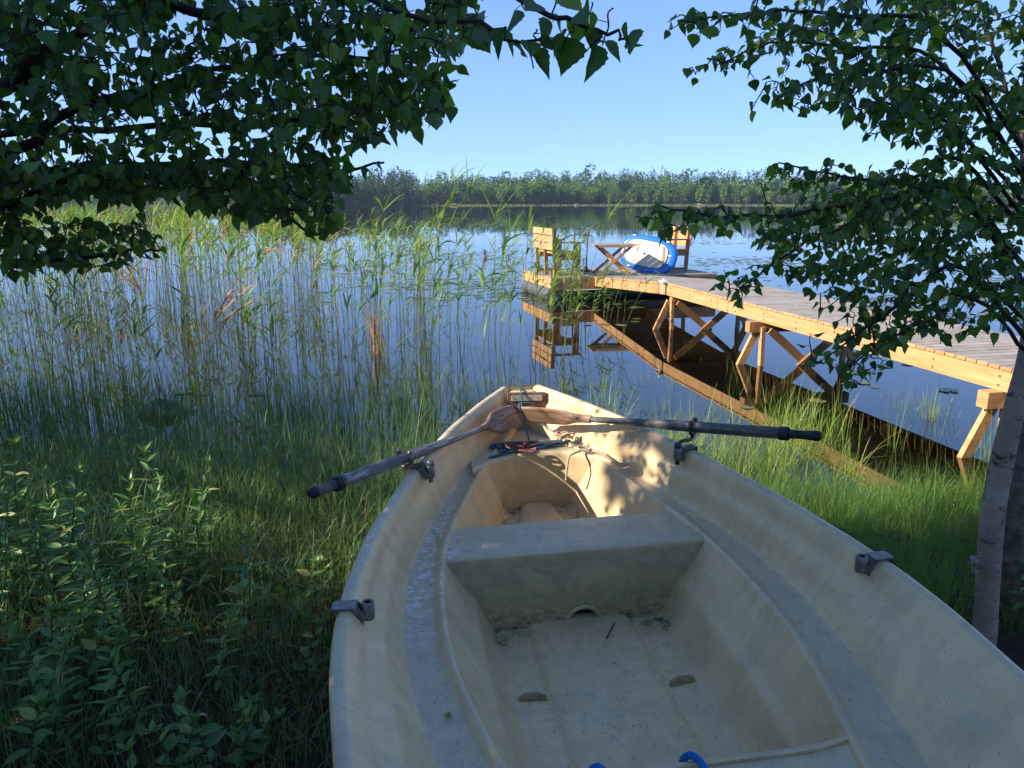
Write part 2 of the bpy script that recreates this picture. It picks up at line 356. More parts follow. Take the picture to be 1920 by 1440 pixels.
def half_profile(u):
    B, S, I, F = BG(u), SO(u), SI(u), FH(u); sh, ws, wf, wk = SHEER(u), WS(u), WF(u), WK(u)
    P = []
    P += [(0, wk, 0), (B * .30, wk + .018, 0), (B * .55, wk + .05, 0), (B * .74, wk + .115, 0), (B * .86, wk + .21, 0), (B * .93, wk + .33, 0)]
    P += [(B * .97 - .006, sh - .10, 0), (B - .012, sh - .06, 0), (B - .009, sh - .040, 0), (B + .001, sh - .031, 0), (B + .005, sh - .021, 0), (B + .003, sh - .010, 0), (B - .004, sh - .003, 0), (B - .014, sh, 0), (B - .025, sh - .001, 0), (B - .034, sh - .006, 0), (B - .040, sh - .014, 0)]
    v0, w0 = B - .040, sh - .014; v1, w1 = S + .007, ws + .016
    for t, o in ((.10, .0015), (.18, -.001), (.26, -.005), (.34, -.007), (.42, -.003), (.50, .004), (.58, .007), (.68, .004), (.80, 0.0), (.92, -.001)):
        P.append((v0 + (v1 - v0) * t - o * min(1, (v0 - v1) / .08), w0 + (w1 - w0) * t, 0))
    P += [(v1, w1, 0), (S + .002, ws + .005, .2), (S - .006, ws, .25)]
    for t in (.25, .5, .75): P.append((S - .006 + (I + .018 - S + .006) * t, ws - .002 * math.sin(t * 3.14), .15))
    P += [(I + .018, ws + .001, .2), (I + .012, ws + .008, 0), (I + .006, ws + .014, 0), (I - .001, ws + .016, 0), (I - .008, ws + .012, 0), (I - .012, ws + .002, 0)]
    k = (I - .012 - F) / .18; k = max(k, .05)
    a0, b0 = I - .012, ws + .002; a1, b1 = F + .022, wf + .028
    for t, o in ((.15, 0), (.30, 0), (.44, .002), (.50, .004), (.55, .012), (.60, .014), (.72, .006), (.86, 0.0)):
        P.append((a0 + (a1 - a0) * t - o * min(1, k), b0 + (b1 - b0) * t, 0))
    P += [(a1, b1, .3), (F + .008, wf + .010, .6), (F - .006, wf + .001, .75), (F - .022, wf, .55), (F * .80, wf, .3), (F * .66, wf, .25), (F * .63, wf + .001, .5), (F * .60, wf + .012, .3), (F * .56, wf + .017, .1), (F * .35, wf + .018, .1), (0, wf + .019, .1)]
    return np.array(P)
US = np.unique(np.concatenate([np.linspace(-1.75, -.5, 14), np.linspace(-.5, 1.3, 64), np.linspace(1.3, 1.785, 26)]))
rows, tints = [], []
NO = 27                                                       # points of a half profile on the outside and rim
for u in US:
    hp = half_profile(u)
    L = hp * [-1, 1, 1]
    # order: right keel -> right rim -> right floor centre -> left floor centre -> left rim -> left keel
    ring = np.vstack([hp, L[::-1][1:]])
    rows.append(np.c_[ring[:, 0], np.full(len(ring), u), ring[:, 1]]); tints.append(ring[:, 2])
rows = np.array(rows); tints = np.array(tints)
# keep standing-water stains on the well floor only near the thwarts, weaker elsewhere
uu = rows[:, :, 1]; near = np.exp(-((uu - .52) / .06) ** 2) + 1.2 * np.exp(-((uu - 1.36) / .09) ** 2)
tints = 0.5 + np.clip(tints * (.12 + 1.0 * near) * (rows[:, :, 2] < -.25) + .30 * (tints > .1) * (rows[:, :, 2] > -.25) * tints * 2, 0, .5)
hm = MB(); hm.grid(rows[:, ::-1], tints[:, ::-1].ravel())
# closing walls at bow and stern, from outer skin to inner skin
nP = rows.shape[1]
for k, sgn in ((0, 1), (-1, -1)):
    R0 = rows[k]; c = np.array([0, R0[0, 1], R0[:, 2].mean()])
    half = nP // 2
    F = []
    for i in range(half):
        j = nP - 1 - i
        F.append([i, i + 1, j - 1, j] if sgn < 0 else [j, j - 1, i + 1, i])
    hm.add(R0, [f for f in F if len(set(f)) > 2][:-1], .5)
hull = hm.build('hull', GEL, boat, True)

def block(name, outline_fn_v, u0f, u1f, z1, z0, bevel, parent, nv=23, tint_edge=True, back_slope=0.0):
    """moulded seat: v spans +-outline; front/back edges given as u0f(v), u1f(v); rounded top edges, face down to the floor"""
    vs = np.linspace(-1, 1, nv) * outline_fn_v
    prof = []
    for v in vs:
        a, b_ = u0f(v), u1f(v); zz = z1(v) if callable(z1) else z1
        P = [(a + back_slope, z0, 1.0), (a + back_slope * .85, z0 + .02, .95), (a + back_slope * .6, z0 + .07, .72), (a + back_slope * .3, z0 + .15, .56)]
        for t in np.linspace(0, np.pi / 2, 6): P.append((a + bevel * (1 - math.cos(t)), zz - bevel + bevel * math.sin(t), .5))
        for t in (.25, .5, .75): P.append((a + bevel + (b_ - a - 2 * bevel) * t, zz, .6))
        for t in np.linspace(np.pi / 2, 0, 6): P.append((b_ - bevel * (1 - math.cos(t)), zz - bevel + bevel * math.sin(t), .5))
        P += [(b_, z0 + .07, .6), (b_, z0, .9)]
        prof.append([(v, p[0], p[1], p[2]) for p in P])
    A = np.array(prof); mb = MB(); mb.grid(A[:, :, :3], A[:, :, 3].ravel(), True)
    n = A.shape[1]
    mb.add(A[0, :, :3], [list(range(n))], .5); mb.add(A[-1, :, :3], [list(range(n - 1, -1, -1))], .5)
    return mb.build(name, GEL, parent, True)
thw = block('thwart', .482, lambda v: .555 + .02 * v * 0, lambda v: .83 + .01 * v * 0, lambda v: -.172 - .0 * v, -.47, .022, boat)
# round drain tunnel through the foot of the thwart
def tunnel(cut_r, v, w0, u0, u1):
    cb = MB(); a = np.linspace(0, 2 * np.pi, 24, endpoint=False)
    P = np.array([[(v + cut_r * math.cos(t), u, w0 + cut_r * math.sin(t)) for t in a] for u in (u0, u1)])
    cb.grid(P, None, True); cb.add(P[0], [list(range(23, -1, -1))]); cb.add(P[1], [list(range(24))])
    return cb
vm = 0.018
bmx = bmesh.new(); bmx.from_mesh(thw.data)
# carve by moving nothing: cut with a boolean evaluated once
cut = tunnel(.052, vm, -.452, .40, 1.0).build('cutter', GEL, boat)
bmesh.ops.remove_doubles(bmx, verts=bmx.verts, dist=1e-5); bmesh.ops.recalc_face_normals(bmx, faces=bmx.faces); bmx.to_mesh(thw.data); bmx.free()
bc = bmesh.new(); bc.from_mesh(cut.data); bmesh.ops.remove_doubles(bc, verts=bc.verts, dist=1e-6); bmesh.ops.recalc_face_normals(bc, faces=bc.faces); bc.to_mesh(cut.data); bc.free()
md = thw.modifiers.new('b', 'BOOLEAN'); md.object = cut; md.operation = 'DIFFERENCE'; md.solver = 'EXACT'
dg = bpy.context.evaluated_depsgraph_get(); nm = bpy.data.meshes.new_from_object(thw.evaluated_get(dg))
thw.modifiers.clear(); thw.data = nm; bpy.data.objects.remove(cut)
rg = MB(); a = np.linspace(-.06, np.pi + .06, 19)
rg.tube([(vm + .060 * math.cos(t), .5535, -.452 + .060 * math.sin(t)) for t in a], .0075, 8)
rg.build('drain_ring', GEL, boat, True)
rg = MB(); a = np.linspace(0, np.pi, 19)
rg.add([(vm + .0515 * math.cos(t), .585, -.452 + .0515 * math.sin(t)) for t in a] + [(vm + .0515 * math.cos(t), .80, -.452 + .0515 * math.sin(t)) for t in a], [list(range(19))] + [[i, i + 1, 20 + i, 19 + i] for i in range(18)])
rg.build('drain_shade_insert', flat('dark_tunnel_shade', (.012, .022, .022), .4, .4), boat)  # dark disk and lining added so the bright tunnel reads as a shaded hole
# bow seat: aft edge bulges forward in the middle, front face slopes to the floor
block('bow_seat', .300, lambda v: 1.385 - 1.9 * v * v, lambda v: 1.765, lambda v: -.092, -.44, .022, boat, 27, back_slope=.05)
# stern seat with its raised lip
def stern_edge(v): return -.478 + .30 * max(0, abs(v) - .25) ** 2 * 4
sb = MB()
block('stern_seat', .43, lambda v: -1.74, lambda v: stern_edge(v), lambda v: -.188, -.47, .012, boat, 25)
lp = MB()
lp.tube(spline([(v, stern_edge(v) - .004, -.186) for v in np.linspace(-.40, .40, 15)], 60), .0085, 8)
lp.build('seat_lip', GEL, boat, True)
# bow: mini transom, wooden plate with maker's plates, closing block
tb = MB(); tb.box((0, 1.765, .0), (.115, .045, .19)); tb.build('bow_transom', GEL, boat)
BROWNW = wood('dark_bow_plate_wood', (0.10, 0.06, 0.045), (0.23, 0.15, 0.12), (8, 60, 60))
pb = MB(); R8 = np.array(Matrix.Rotation(.04, 3, 'Y'))
pb.box((.012, 1.705, .052), (.185, .022, .098), R8); pl = pb.build('bow_plate', BROWNW, boat)
q = MB(); q.box((.012, 1.691, .078), (.150, .006, .026), R8); q.build('name_strip', flat('cream_plastic_strip', (.42, .40, .30), .4, .5), pl)
q = MB(); q.box((.010, 1.691, .040), (.078, .006, .036), R8); lab = q.build('info_label', flat('grey_info_label', (.22, .25, .26), .4, .5), pl)
q = MB()
for i in range(5): q.box((.010 + .002 * (i % 2), 1.6872, .028 + i * .0062), (.066 - .012 * (i % 3), .0012, .0018), R8)
q.build('print', DARKIN, lab)
for v in (-.045, .012, .066):
    q = MB(); q.box((v, 1.6872, .078), (.004, .0012, .004), R8); q.build('screw', DARKIN, pl)
# oarlock sockets on the gunwale
def socket(u, sgn):
    B = BG(u); z = SHEER(u); e = empty('oarlock_socket'); e.parent = boat
    du = (BG(u + .05) - BG(u - .05)) / .1 * sgn; ang = math.atan(-du)
    ml = Matrix.Translation((sgn * B, u, z)) @ Matrix.Rotation(ang, 4, 'Z') @ (Matrix.Rotation(math.pi, 4, 'Z') if sgn < 0 else Matrix.Identity(4))
    e.matrix_local = ml @ Matrix.Scale(.86, 4)
    # local +x = outboard
    m = MB()
    m.box((-.020, 0, .006), (.068, .052, .006)); m.box((.016, 0, -.004), (.006, .040, .024))
    m.bar((-.052, 0, .004), (-.070, 0, -.050), .046, .006, (1, 0, 0))
    m.bar((-.050, .016, .002), (-.078, .016, -.038), .006, .020, (1, 0, 0)); m.bar((-.050, -.016, .002), (-.078, -.016, -.038), .006, .020, (1, 0, 0))
    o = m.build('mount_plate', METAL, e)
    m = MB(); a = np.linspace(0, 2 * np.pi, 20, endpoint=False)
    rings = [(.0115, .014), (.0175, .015), (.0195, .012), (.0195, -.038), (.017, -.042), (.0115, -.042), (.0112, .014)]
    P = np.array([[(-.086 + r * math.cos(t), r * math.sin(t), z_) for t in a] for r, z_ in rings]); m.grid(P[::-1], None, True)
    m.build('socket_tube', METAL, e, True)
    return ml
SOCK = {}
for u, s_ in ((0.0, -1), (0.0, 1), (.946, -1), (.946, 1)): SOCK[(u > .5, s_)] = socket(u, s_)
# two raised foot-rest scoops on the floor
SCOOP = flat('stained_ochre_gelcoat', (.30, .23, .105), .6, .3, 0, 40, .35, .3)
for v in (-.232, .236):
    m = MB(); nt, npn = 18, 10; P = np.zeros((nt, npn, 3))
    for i, t in enumerate(np.linspace(0, np.pi, nt)):
        rr = math.sin(t) ** .55
        for j, p in enumerate(np.linspace(0, np.pi, npn)):
            P[i, j] = (v - .043 * math.cos(t) , .155 + .028 * rr * (1 - math.cos(p)) * .5 - .006 * math.cos(t) * v * 4, WF(.15) + .020 * rr * math.sin(p) * (1.0 if p < 1.6 else 1.0))
    m.grid(P); m.build('foot_stop', SCOOP, boat, True)

# ------------------------------------------------------------------ oars
def oar(name, grip, tip, lock_t, blade_roll, mats, label, neck, blade_len=.33, blade_w=.058, r=.0235):
    """grip, tip in boat coordinates; built along local +x from grip to tip"""
    g_, t_ = Vector(grip), Vector(tip); d = (t_ - g_); L = d.length; d.normalize()
    side = d.cross(Vector((0, 0, 1))).normalized(); up = side.cross(d)
    base = g_ + d * (L * lock_t)
    R = Matrix((d, -side, up)).transposed().to_4x4()
    e = empty(name, mw=BM @ Matrix.Translation(base) @ R); tag(e, label, 'oar', 'pair of wooden oars')
    x0 = -L * lock_t; x1 = x0 + L
    xg = x0 + .125
    m = MB()                                              # shaft: eight-sided, tapering to a round neck
    xs_ = np.array([xg, xg + .02, xg + .25, 0.1, x1 - blade_len - .28, x1 - blade_len - .05, x1 - blade_len + .06])
    rr = np.array([r * .98, r, r, r * .96, r * .74, r * .60, r * .5])
    m.tube([(x, 0, 0) for x in xs_], rr, 8); m.build('shaft', mats[0], e)
    m = MB(); m.tube([(x0 + x, 0, 0) for x in (0, .004, .012, .03, .06, .09, .115, .12)], [.006, .0135, .018, .019, .0165, .0165, .018, .019], 14); m.build('grip', mats[1], e, True)
    m = MB(); m.tube([(x0 + x, 0, 0) for x in (-.003, .001, .010, .024)], [.008, .015, .0195, .0200], 14); m.build('grip_cap', RUBBER, e, True); m = MB()
    m.tube([(x0 + x, 0, 0) for x in (.112, .117, .147, .152)], [.020, .0262, .0270, .0235], 14)
    m.build('rubber_collar', RUBBER, e, True)
    # blade: flat spoon with square end
    m = MB(); n = 26; k = 13; xb0 = x1 - blade_len - .02
    c_, s2 = math.cos(blade_roll), math.sin(blade_roll); P = np.zeros((n, k * 2, 3))
    for i in range(n):
        t = i / (n - 1); x = xb0 + (blade_len + .02) * t
        wv = r * .55 + (blade_w - r * .55) * (1 / (1 + math.exp(-(t - .30) * 17))); wv *= 1 - .10 * max(0, t - .9) / .1
        th = r * .55 * max(0, 1 - t * 2.0) ** .8 + .0075 * min(1, t * 5) * (1 - .3 * t)
        for j in range(k):
            yv = wv * (-1 + 2 * j / (k - 1)); ed = math.sqrt(max(0, 1 - (yv / wv) ** 4))
            rib = .006 * math.exp(-(yv / .012) ** 2) * (1 - t)
            for half_, q_ in ((0, 1), (1, -1)):
                zz = q_ * (th * max(ed, .12) + rib); jj = j if q_ > 0 else 2 * k - 1 - j
                P[i, jj] = (x, yv * c_ - zz * s2, yv * s2 + zz * c_)
    m.grid(P[:, ::-1], None, True); m.add(P[-1], [list(range(2 * k - 1, -1, -1))][:1]); m.build('blade', mats[2], e, True)
    # oarlock horn clasping the shaft, pin going down into the socket
    Ri = R.to_3x3().inverted()
    pin = SOCK[(True, -1 if grip[0] < 0 else 1)] @ Vector((-.074, 0, .02))
    pl_ = Ri @ (Vector(pin) - base)
    m = MB(); a = np.linspace(-1.2, 1.35 + np.pi / 2, 16); rr_ = r + .010
    sg = 1 if grip[0] > 0 else -1
    arc = [(0.0, sg * -rr_ * math.cos(t - .5), rr_ * math.sin(t - .5) * 1.0) for t in a]
    arc = [(0.0, sg * rr_ * math.sin(t), -rr_ * math.cos(t)) for t in np.linspace(-2.3, 2.3, 22)]
    m.tube(arc, np.linspace(.0075, .0075, 22), 8)
    for q_ in (arc[0], arc[-1]):
        cs = [(q_[0] + 0, q_[1], q_[2] - .010), (q_[0], q_[1], q_[2] - .007), (q_[0], q_[1], q_[2]), (q_[0], q_[1], q_[2] + .007), (q_[0], q_[1], q_[2] + .010)]
        m.tube(cs, [.004, .009, .0115, .009, .004], 10)
    m.tube(spline([(0, 0, -rr_), (pl_[0] * .4, pl_[1] * .2, -rr_ - .014), tuple(pl_ * .75 + Vector((0, 0, 0))), tuple(pl_)], 10), .0075, 8)
    dn = Ri @ Vector((0, 0, -1)); m.tube([tuple(pl_ - dn * .012), tuple(pl_ - dn * .008), tuple(pl_ + dn * .004), tuple(pl_ + dn * .008)], [.008, .0145, .0145, .012], 12)
    m.tube([tuple(pl_), tuple(pl_ + dn * .075)], .0095, 8)
    m.build('oarlock', DARKMETAL if sg > 0 else METAL, e, True)
    return e
oar('oar', (-.88, .535, .112), (-.045, 1.645, .010), .36, 1.05, (OARGREY, GREYGRIP, OARBROWN), 'grey oar with flaking paint, its handle out over the reeds left of the boat', None)
oar('oar', (.935, .665, .142), (-.012, 1.575, .030), .375, .95, (OARDARK, RUBBER, OARBLADE), 'dark oar with black handle jutting over the right gunwale toward the dock', None)

# ------------------------------------------------------------------ ropes and loose bits in the boat
def rope_obj(name, paths, r, m, label, cat, k=6):
    e = MB()
    for p in paths: e.tube(p, r, k)
    o = e.build(name, m, None, True); o.matrix_world = BM; tag(o, label, cat); return o
def tangle(cx, cu, w, rx, ru, loops, seed, lift=.010):
    rg_ = np.random.default_rng(seed); pts = []
    for i in range(loops * 5):
        a = i * 2 * np.pi / 5 + rg_.normal(0, .35)
        pts.append((cx + rx * math.cos(a) * rg_.uniform(.55, 1.05), cu + ru * math.sin(a) * rg_.uniform(.55, 1.05), w + rg_.uniform(0, lift) + .004 * (i % 3)))
    return spline(pts, loops * 34)
bz = -.088
rope_obj('mooring_rope', [tangle(-.055, 1.455, bz, .15, .055, 4, 3), tangle(.06, 1.46, bz, .13, .04, 4, 5),
    spline([(-.20, 1.335, bz + .0), (-.12, 1.40, bz + .01), (-.02, 1.45, bz + .012), (.10, 1.47, bz + .01), (.22, 1.44, bz + .006)], 40),
    spline([(-.22, 1.34, bz), (-.13, 1.37, bz + .006), (-.05, 1.42, bz + .01), (.03, 1.43, bz + .01)], 40),
    spline([(-.008, 1.50, bz), (-.010, 1.60, -.03), (-.012, 1.672, .03), (-.014, 1.681, .098), (-.014, 1.72, .112), (-.015, 1.80, .098), (-.02, 1.83, .0), (-.03, 1.9, -.22), (-.05, 2.05, -.50), (-.1, 2.3, -.74)], 60)],
    .0042, ROPET, 'teal mooring rope tangled on the bow seat and led over the bow plate', 'rope')
rope_obj('strap', [tangle(-.085, 1.405, bz + .014, .055, .030, 3, 11, .02), tangle(-.05, 1.35, bz + .006, .045, .022, 2, 12),
    spline([(-.04, 1.40, bz + .02), (.03, 1.43, bz + .016), (.10, 1.43, bz + .015)], 20)], .0052, ROPER, 'faded red-brown cord coiled on top of the teal rope', 'cord')
rope_obj('frayed_rope', [tangle(.205, 1.315, bz + .006, .035, .022, 2, 21, .02),
    spline([(.185, 1.31, bz + .012), (.150, 1.285, bz + .012), (.128, 1.275, bz + .004), (.118, 1.262, bz - .020), (.113, 1.262, bz - .060), (.110, 1.264, bz - .100)], 40),
    spline([(.22, 1.32, bz + .012), (.27, 1.27, bz + .008), (.32, 1.19, bz - .045 + .03), (.36, 1.11, bz - .01)], 26), tangle(.335, 1.125, bz - .012, .035, .04, 2, 23, .014)],
    .0050, ROPEW, 'frayed beige rope with one end hanging over the bow seat edge', 'rope')
rope_obj('leaf_scrap', [tangle(.15, 1.46, bz + .02, .055, .018, 3, 31, .03)], .0045, flat('pale_scrap', (.50, .36, .25), .8, .2, 0, 50, .4), 'pale crumpled scraps of cord among the teal rope', 'scraps')
for i, (v, lbl) in enumerate(((-.195, 'short blue rope loop over the stern seat edge, farther from the birch'), (.012, 'blue rope loop over the stern seat edge, nearer the birch'))):
    up_ = stern_edge(v)
    rope_obj('rope_loop', [spline([(v - .020, up_ + .012, -.230), (v - .016, up_ + .018, -.192), (v - .006, up_ + .008, -.170), (v + .006, up_ - .020, -.164), (v + .012, up_ - .055, -.174), (v + .014, up_ - .10, -.179), (v + .012, up_ - .16, -.179)], 40)], .0085, ROPEB, lbl, 'rope')['group'] = 'blue rope loops on the stern seat'
# twig and fallen leaves
tw = MB(); tw.tube([(.115, .50, WF(.4) + .022), (.09, .455, WF(.4) + .025), (.062, .41, WF(.4) + .022)], .0022, 5)
o = tw.build('twig', flat('dark_twig', (.03, .022, .016))); o.matrix_world = BM; tag(o, 'thin dark twig lying on the boat floor near the drain hole', 'twig')
lm = MB(); r2 = np.random.default_rng(5)
for i in range(620):
    u = r2.uniform(-.45, .54) if i < 520 else r2.uniform(.86, 1.2); F = FH(u)
    if i % 5 == 0:
        s_ = r2.choice([-1, 1]); v = s_ * r2.uniform(SI(u) + .03, SO(u) - .02); z = WS(u) + .0015
        u = r2.uniform(-.5, .9)
        v = s_ * r2.uniform(SI(u) + .03, SO(u) - .02); z = WS(u) + .0015
    else: v = r2.uniform(-F + .02, F - .02); z = WF(u) + (.0195 if abs(v) < F * .56 else .0015)
    a = r2.uniform(0, np.pi); l_ = r2.uniform(.0012, .0035) * (2.6 if i % 17 == 0 else 1); wd = r2.uniform(.0007, .0014)
    d1 = np.array([math.cos(a), math.sin(a), 0]) * l_; d2 = np.array([-math.sin(a), math.cos(a), 0]) * wd
    c_ = np.array([v, u, z]); lm.add([c_ - d1, c_ + d2 + [0, 0, .0012], c_ + d1, c_ - d2], np.array([[0, 1, 2, 3]]))
o = lm.build('seed_litter', flat('dark_litter', (.02, .017, .012))); o.matrix_world = BM; tag(o, 'dark seeds and bits of bark littering the boat floor', 'litter', None, 'stuff')
# ------------------------------------------------------------------ dock: walkway on legs, floating platform
def lerp(a, b, t): return np.array(a, float) + (np.array(b, float) - np.array(a, float)) * t
P0, P1, P2 = np.array([1.56, 14.75, .432]), np.array([2.25, 11.2, .68]), np.array([4.02, 2.75, .695])   # left edge, platform -> bend -> shore
WD = 1.12
dock = empty('wooden_walkway', (2.3, 8, 0)); tag(dock, 'long orange timber walkway on braced legs leading out to the platform', 'dock')
dock.location = (0, 0, 0)
mp, mf = MB(), MB()
def seg(A, B):
    d = B - A; L = np.linalg.norm(d); d /= L; side = np.array([d[1], -d[0], 0]); side /= np.linalg.norm(side); side *= 1 if side[0] > 0 else -1
    return d, L, side
for A, B in ((P0, P1), (P1, P2)):
    d, L, side = seg(A, B); n = int(L / .105); up = np.cross(side, d) * (1 if np.cross(side, d)[2] > 0 else -1)
    for i in range(n):
        c = A + d * (i + .5) * L / n + side * (WD / 2) - up * .014
        sx = .012 * rng.normal()
        mp.box(c + side * sx * .3, (WD + .03 + abs(sx) * .3, L / n - .009, .026), np.stack([side, d, up], 1), rng.uniform(0, 1))
d1, L1, s1 = seg(P0, P1); d2, L2, s2 = seg(P1, P2)
mp.build('decking', DECKW, dock)
for A, B, sd_ in ((P0, P1, s1), (P1, P2, s2)):
    for off in (.012, WD - .012):
        f_ = MB(); f_.bar(A + sd_ * off + [0, 0, -.105], B + sd_ * off + [0, 0, -.105], .045, .150, tint=rng.uniform(.4, .8)); f_.build('side_beam', LARCH, dock)
# planed plank ends show orange along the left edge
pe = MB()
for A, B in ((P0, P1), (P1, P2)):
    d, L, side = seg(A, B); n = int(L / .105); up = np.cross(side, d); up *= 1 if up[2] > 0 else -1
    for i in range(n):
        c = A + d * (i + .5) * L / n - side * .022 - up * .014
        pe.box(c, (.006, L / n - .010, .024), np.stack([side, d, up], 1), rng.uniform(.2, 1))
pe.build('plank_ends', LARCH, dock)
# white cleat where the walkway bends
q = MB(); q.box(P1 + [-.03, .06, .004], (.10, .30, .012), tint=.9); q.box(P1 + [-.055, -.02, -.05], (.02, .05, .22)); q.build('hinge_plate', flat('white_galvanised_plate', (.6, .62, .63), .5, .5), dock)
def bent(t, dz=-.242, near=False):
    A, B, side = P1, P2, s2
    c = lerp(A, B, t); d = d2; zt = c[2] + dz
    m = MB(); m.bar(c + side * (-.13 if t > .1 else .03) + [0, 0, dz], c + side * (WD + .10) + [0, 0, dz], .10, .12, tint=.6); m.build('crossbeam', LARCHG if not near else LARCH, dock)
    for s_, so_ in ((0, .03), (1, WD - .03)):
        base = c + side * so_; sg = -1 if s_ == 0 else 1
        m = MB(); m.bar(base + d * .05 + [0, 0, dz], np.array([base[0] + d[0] * .05, base[1] + d[1] * .05, -.55]) - side * sg * .02, .06, .045, side, tint=.7); m.build('post', LARCH, dock)
        m = MB(); p0 = base - d * .05 + [0, 0, dz - .02]; p1 = np.array([base[0], base[1], -.50]) - d * .06 + side * sg * .42
        m.bar(p0, p1, .045, .078, side, tint=.9); m.build('brace', LARCH, dock)
    m = MB(); m.bar(c + side * .10 + [0, 0, dz - .03] + d * .09, np.array([c[0], c[1], -.35]) + side * (WD - .10) + d * .09, .03, .09, (0, 0, 1), tint=.2); m.build('cross_brace', LARCHG, dock); m = MB()
    m.bar(c + side * (WD - .10) + [0, 0, dz - .03] + d * .12, np.array([c[0], c[1], -.35]) + side * .10 + d * .12, .03, .09, (0, 0, 1), tint=.1); m.build('cross_brace', LARCHG, dock)
for t in (.012, .305, .695): bent(t, near=t > .6)
BOLT = flat('galvanised_bolt', (.35, .35, .34), .45, .5, .7)
d, L, side = seg(P1, P2)
for t in np.arange(.02, .98, .075):
    for zz in (-.075, -.14):
        p = lerp(P1, P2, t) - side * .0125 + [0, 0, zz]
        m = MB(); m.tube([p, p - side * .008], .008, 8); m.build('bolt', BOLT, dock)
# floating platform
PA = np.array([.745, 14.40, .43]); ex = np.array([.963, .270, 0.]); ey = np.array([-.270, .963, 0.]); PW, PD = 3.45, 1.85
plat = empty('floating_platform', (0, 0, 0)); tag(plat, 'square floating timber platform at the far end of the walkway', 'platform')
mp = MB(); n = 17
for i in range(n):
    c = PA + ey * (i + .5) * PD / n + ex * PW / 2 - [0, 0, .013]
    mp.box(c, (PW, PD / n - .008, .026), np.stack([ex, ey, [0, 0, 1]], 1), rng.uniform(0, 1))
mp.build('deck', DECKW, plat)
for a, b_, tn in ((PA, PA + ey * PD, .8), (PA + ey * PD, PA + ey * PD + ex * PW, .5), (PA + ex * PW, PA + ex * PW + ey * PD, .5), (PA, PA + ex * PW, .5)):
    m = MB()
    for zz in (-.075, -.170): m.bar(a + [0, 0, zz], b_ + [0, 0, zz], .036, .092, tint=tn)
    m.build('fascia', LARCH if tn > .6 else LARCHG, plat)
for k in (0.16, .62, 1.08, 1.54):
    m = MB(); a = PA + ey * k + ex * .05; m.tube([a + [0, 0, -.33 - .0], a + ex * (PW - .1) + [0, 0, -.33]], .155, 18); m.build('pontoon', BLACKP, plat, True)
m = MB(); a = PA + ex * .06 - ey * .0; m.tube([a + [0, -.01, -.32] + ey * .02, a + ey * (PD - .1) + [0, 0, -.32]], .15, 18); m.build('pontoon', flat('grey_plastic_pipe', (.10, .10, .11), .4), plat, True)
m = MB(); m.tube([PA + ex * .30 - ey * .03 + [0, 0, -.235], PA + ex * 1.15 - ey * .03 + [0, 0, -.235]], .010, 8); m.build('pale_pipe', WHITE, plat)

# benches
def bench(loc, rz, label):
    """origin at one foot; long axis local y (0..L), sits facing local +x"""
    e = empty('wooden_bench', loc, rz); tag(e, label, 'bench', 'two timber benches on the platform'); L = 1.15
    for i in range(3):
        y = .03 + i * (L - .06) / 2
        m = MB(); m.bar((-.02, y, 0), (-.06, y, .90), .045, .07, (1, 0, 0), .5); m.build('back_post', LARCHG, e)
    for y in (.03, L - .03):
        m = MB(); m.bar((.42, y, 0), (.42, y, .62), .045, .10, (1, 0, 0), .5); m.build('front_leg', LARCHG, e)
        m = MB(); m.bar((-.08, y, .64), (.52, y, .64), .09, .03, tint=.6); m.build('armrest', LARCHG, e)
        m = MB(); m.bar((-.03, y, .37), (.47, y, .37), .045, .11, tint=.5); m.build('seat_rail', LARCHG, e)
        m = MB(); m.bar((0, y, .05), (.42, y, .05), .04, .06, tint=.5); m.build('foot_rail', LARCHG, e)
    for zz in (.50, .64, .78):
        m = MB(); x = -.02 - zz * .045 - .045; m.box((x, L / 2, zz + .06), (.026, L + .04, .118), tint=.8); m.build('back_slat', LARCH, e)
    for x in (.03, .15, .27, .39):
        m = MB(); m.box((x, L / 2, .44), (.105, L + .02, .028), tint=.7); m.build('seat_slat', LARCH, e)
    return e
az = math.atan2(.270, .963)
b1 = PA + ex * .14 + ey * .12; b2 = PA + ex * 3.08 + ey * .62
bench((b1[0], b1[1], .432), az, 'orange timber bench seen from behind at the left corner of the platform')
q = b2 + ey * 1.15
bench((q[0], q[1], .432), az + math.pi, 'timber bench behind the blue paddle board, facing the table')
# folding table
tc = PA + ex * 1.34 + ey * .31
t = empty('folding_table', (tc[0], tc[1], .432), .08); tag(t, 'small folding wooden table with crossed legs in front of the paddle board', 'table')
m = MB()
for i in range(7): m.box((0, -.27 + i * .09, .585), (.84, .078, .022), tint=rng.uniform(.3, 1))
m.build('tabletop', DECKW, t)
for y in (-.30, .30):
    m = MB(); m.bar((-.33, y, .56), (.33, y, .56), .03, .035, tint=.5); m.build('frame_rail', LARCHG, t)
for y, o_ in ((-.27, 0), (-.24, 1), (.24, 1), (.27, 0)):
    m = MB(); sg = 1 if o_ else -1; m.bar((-.30 * sg, y, .56), (.33 * sg, y, .01), .026, .052, tint=.5); m.build('leg', LARCHG, t)
for x, zz in ((-.02, .29), (.26, .07)):
    m = MB(); m.bar((x, -.26, zz), (x, .26, zz), .03, .03); m.build('stretcher', LARCHG, t)
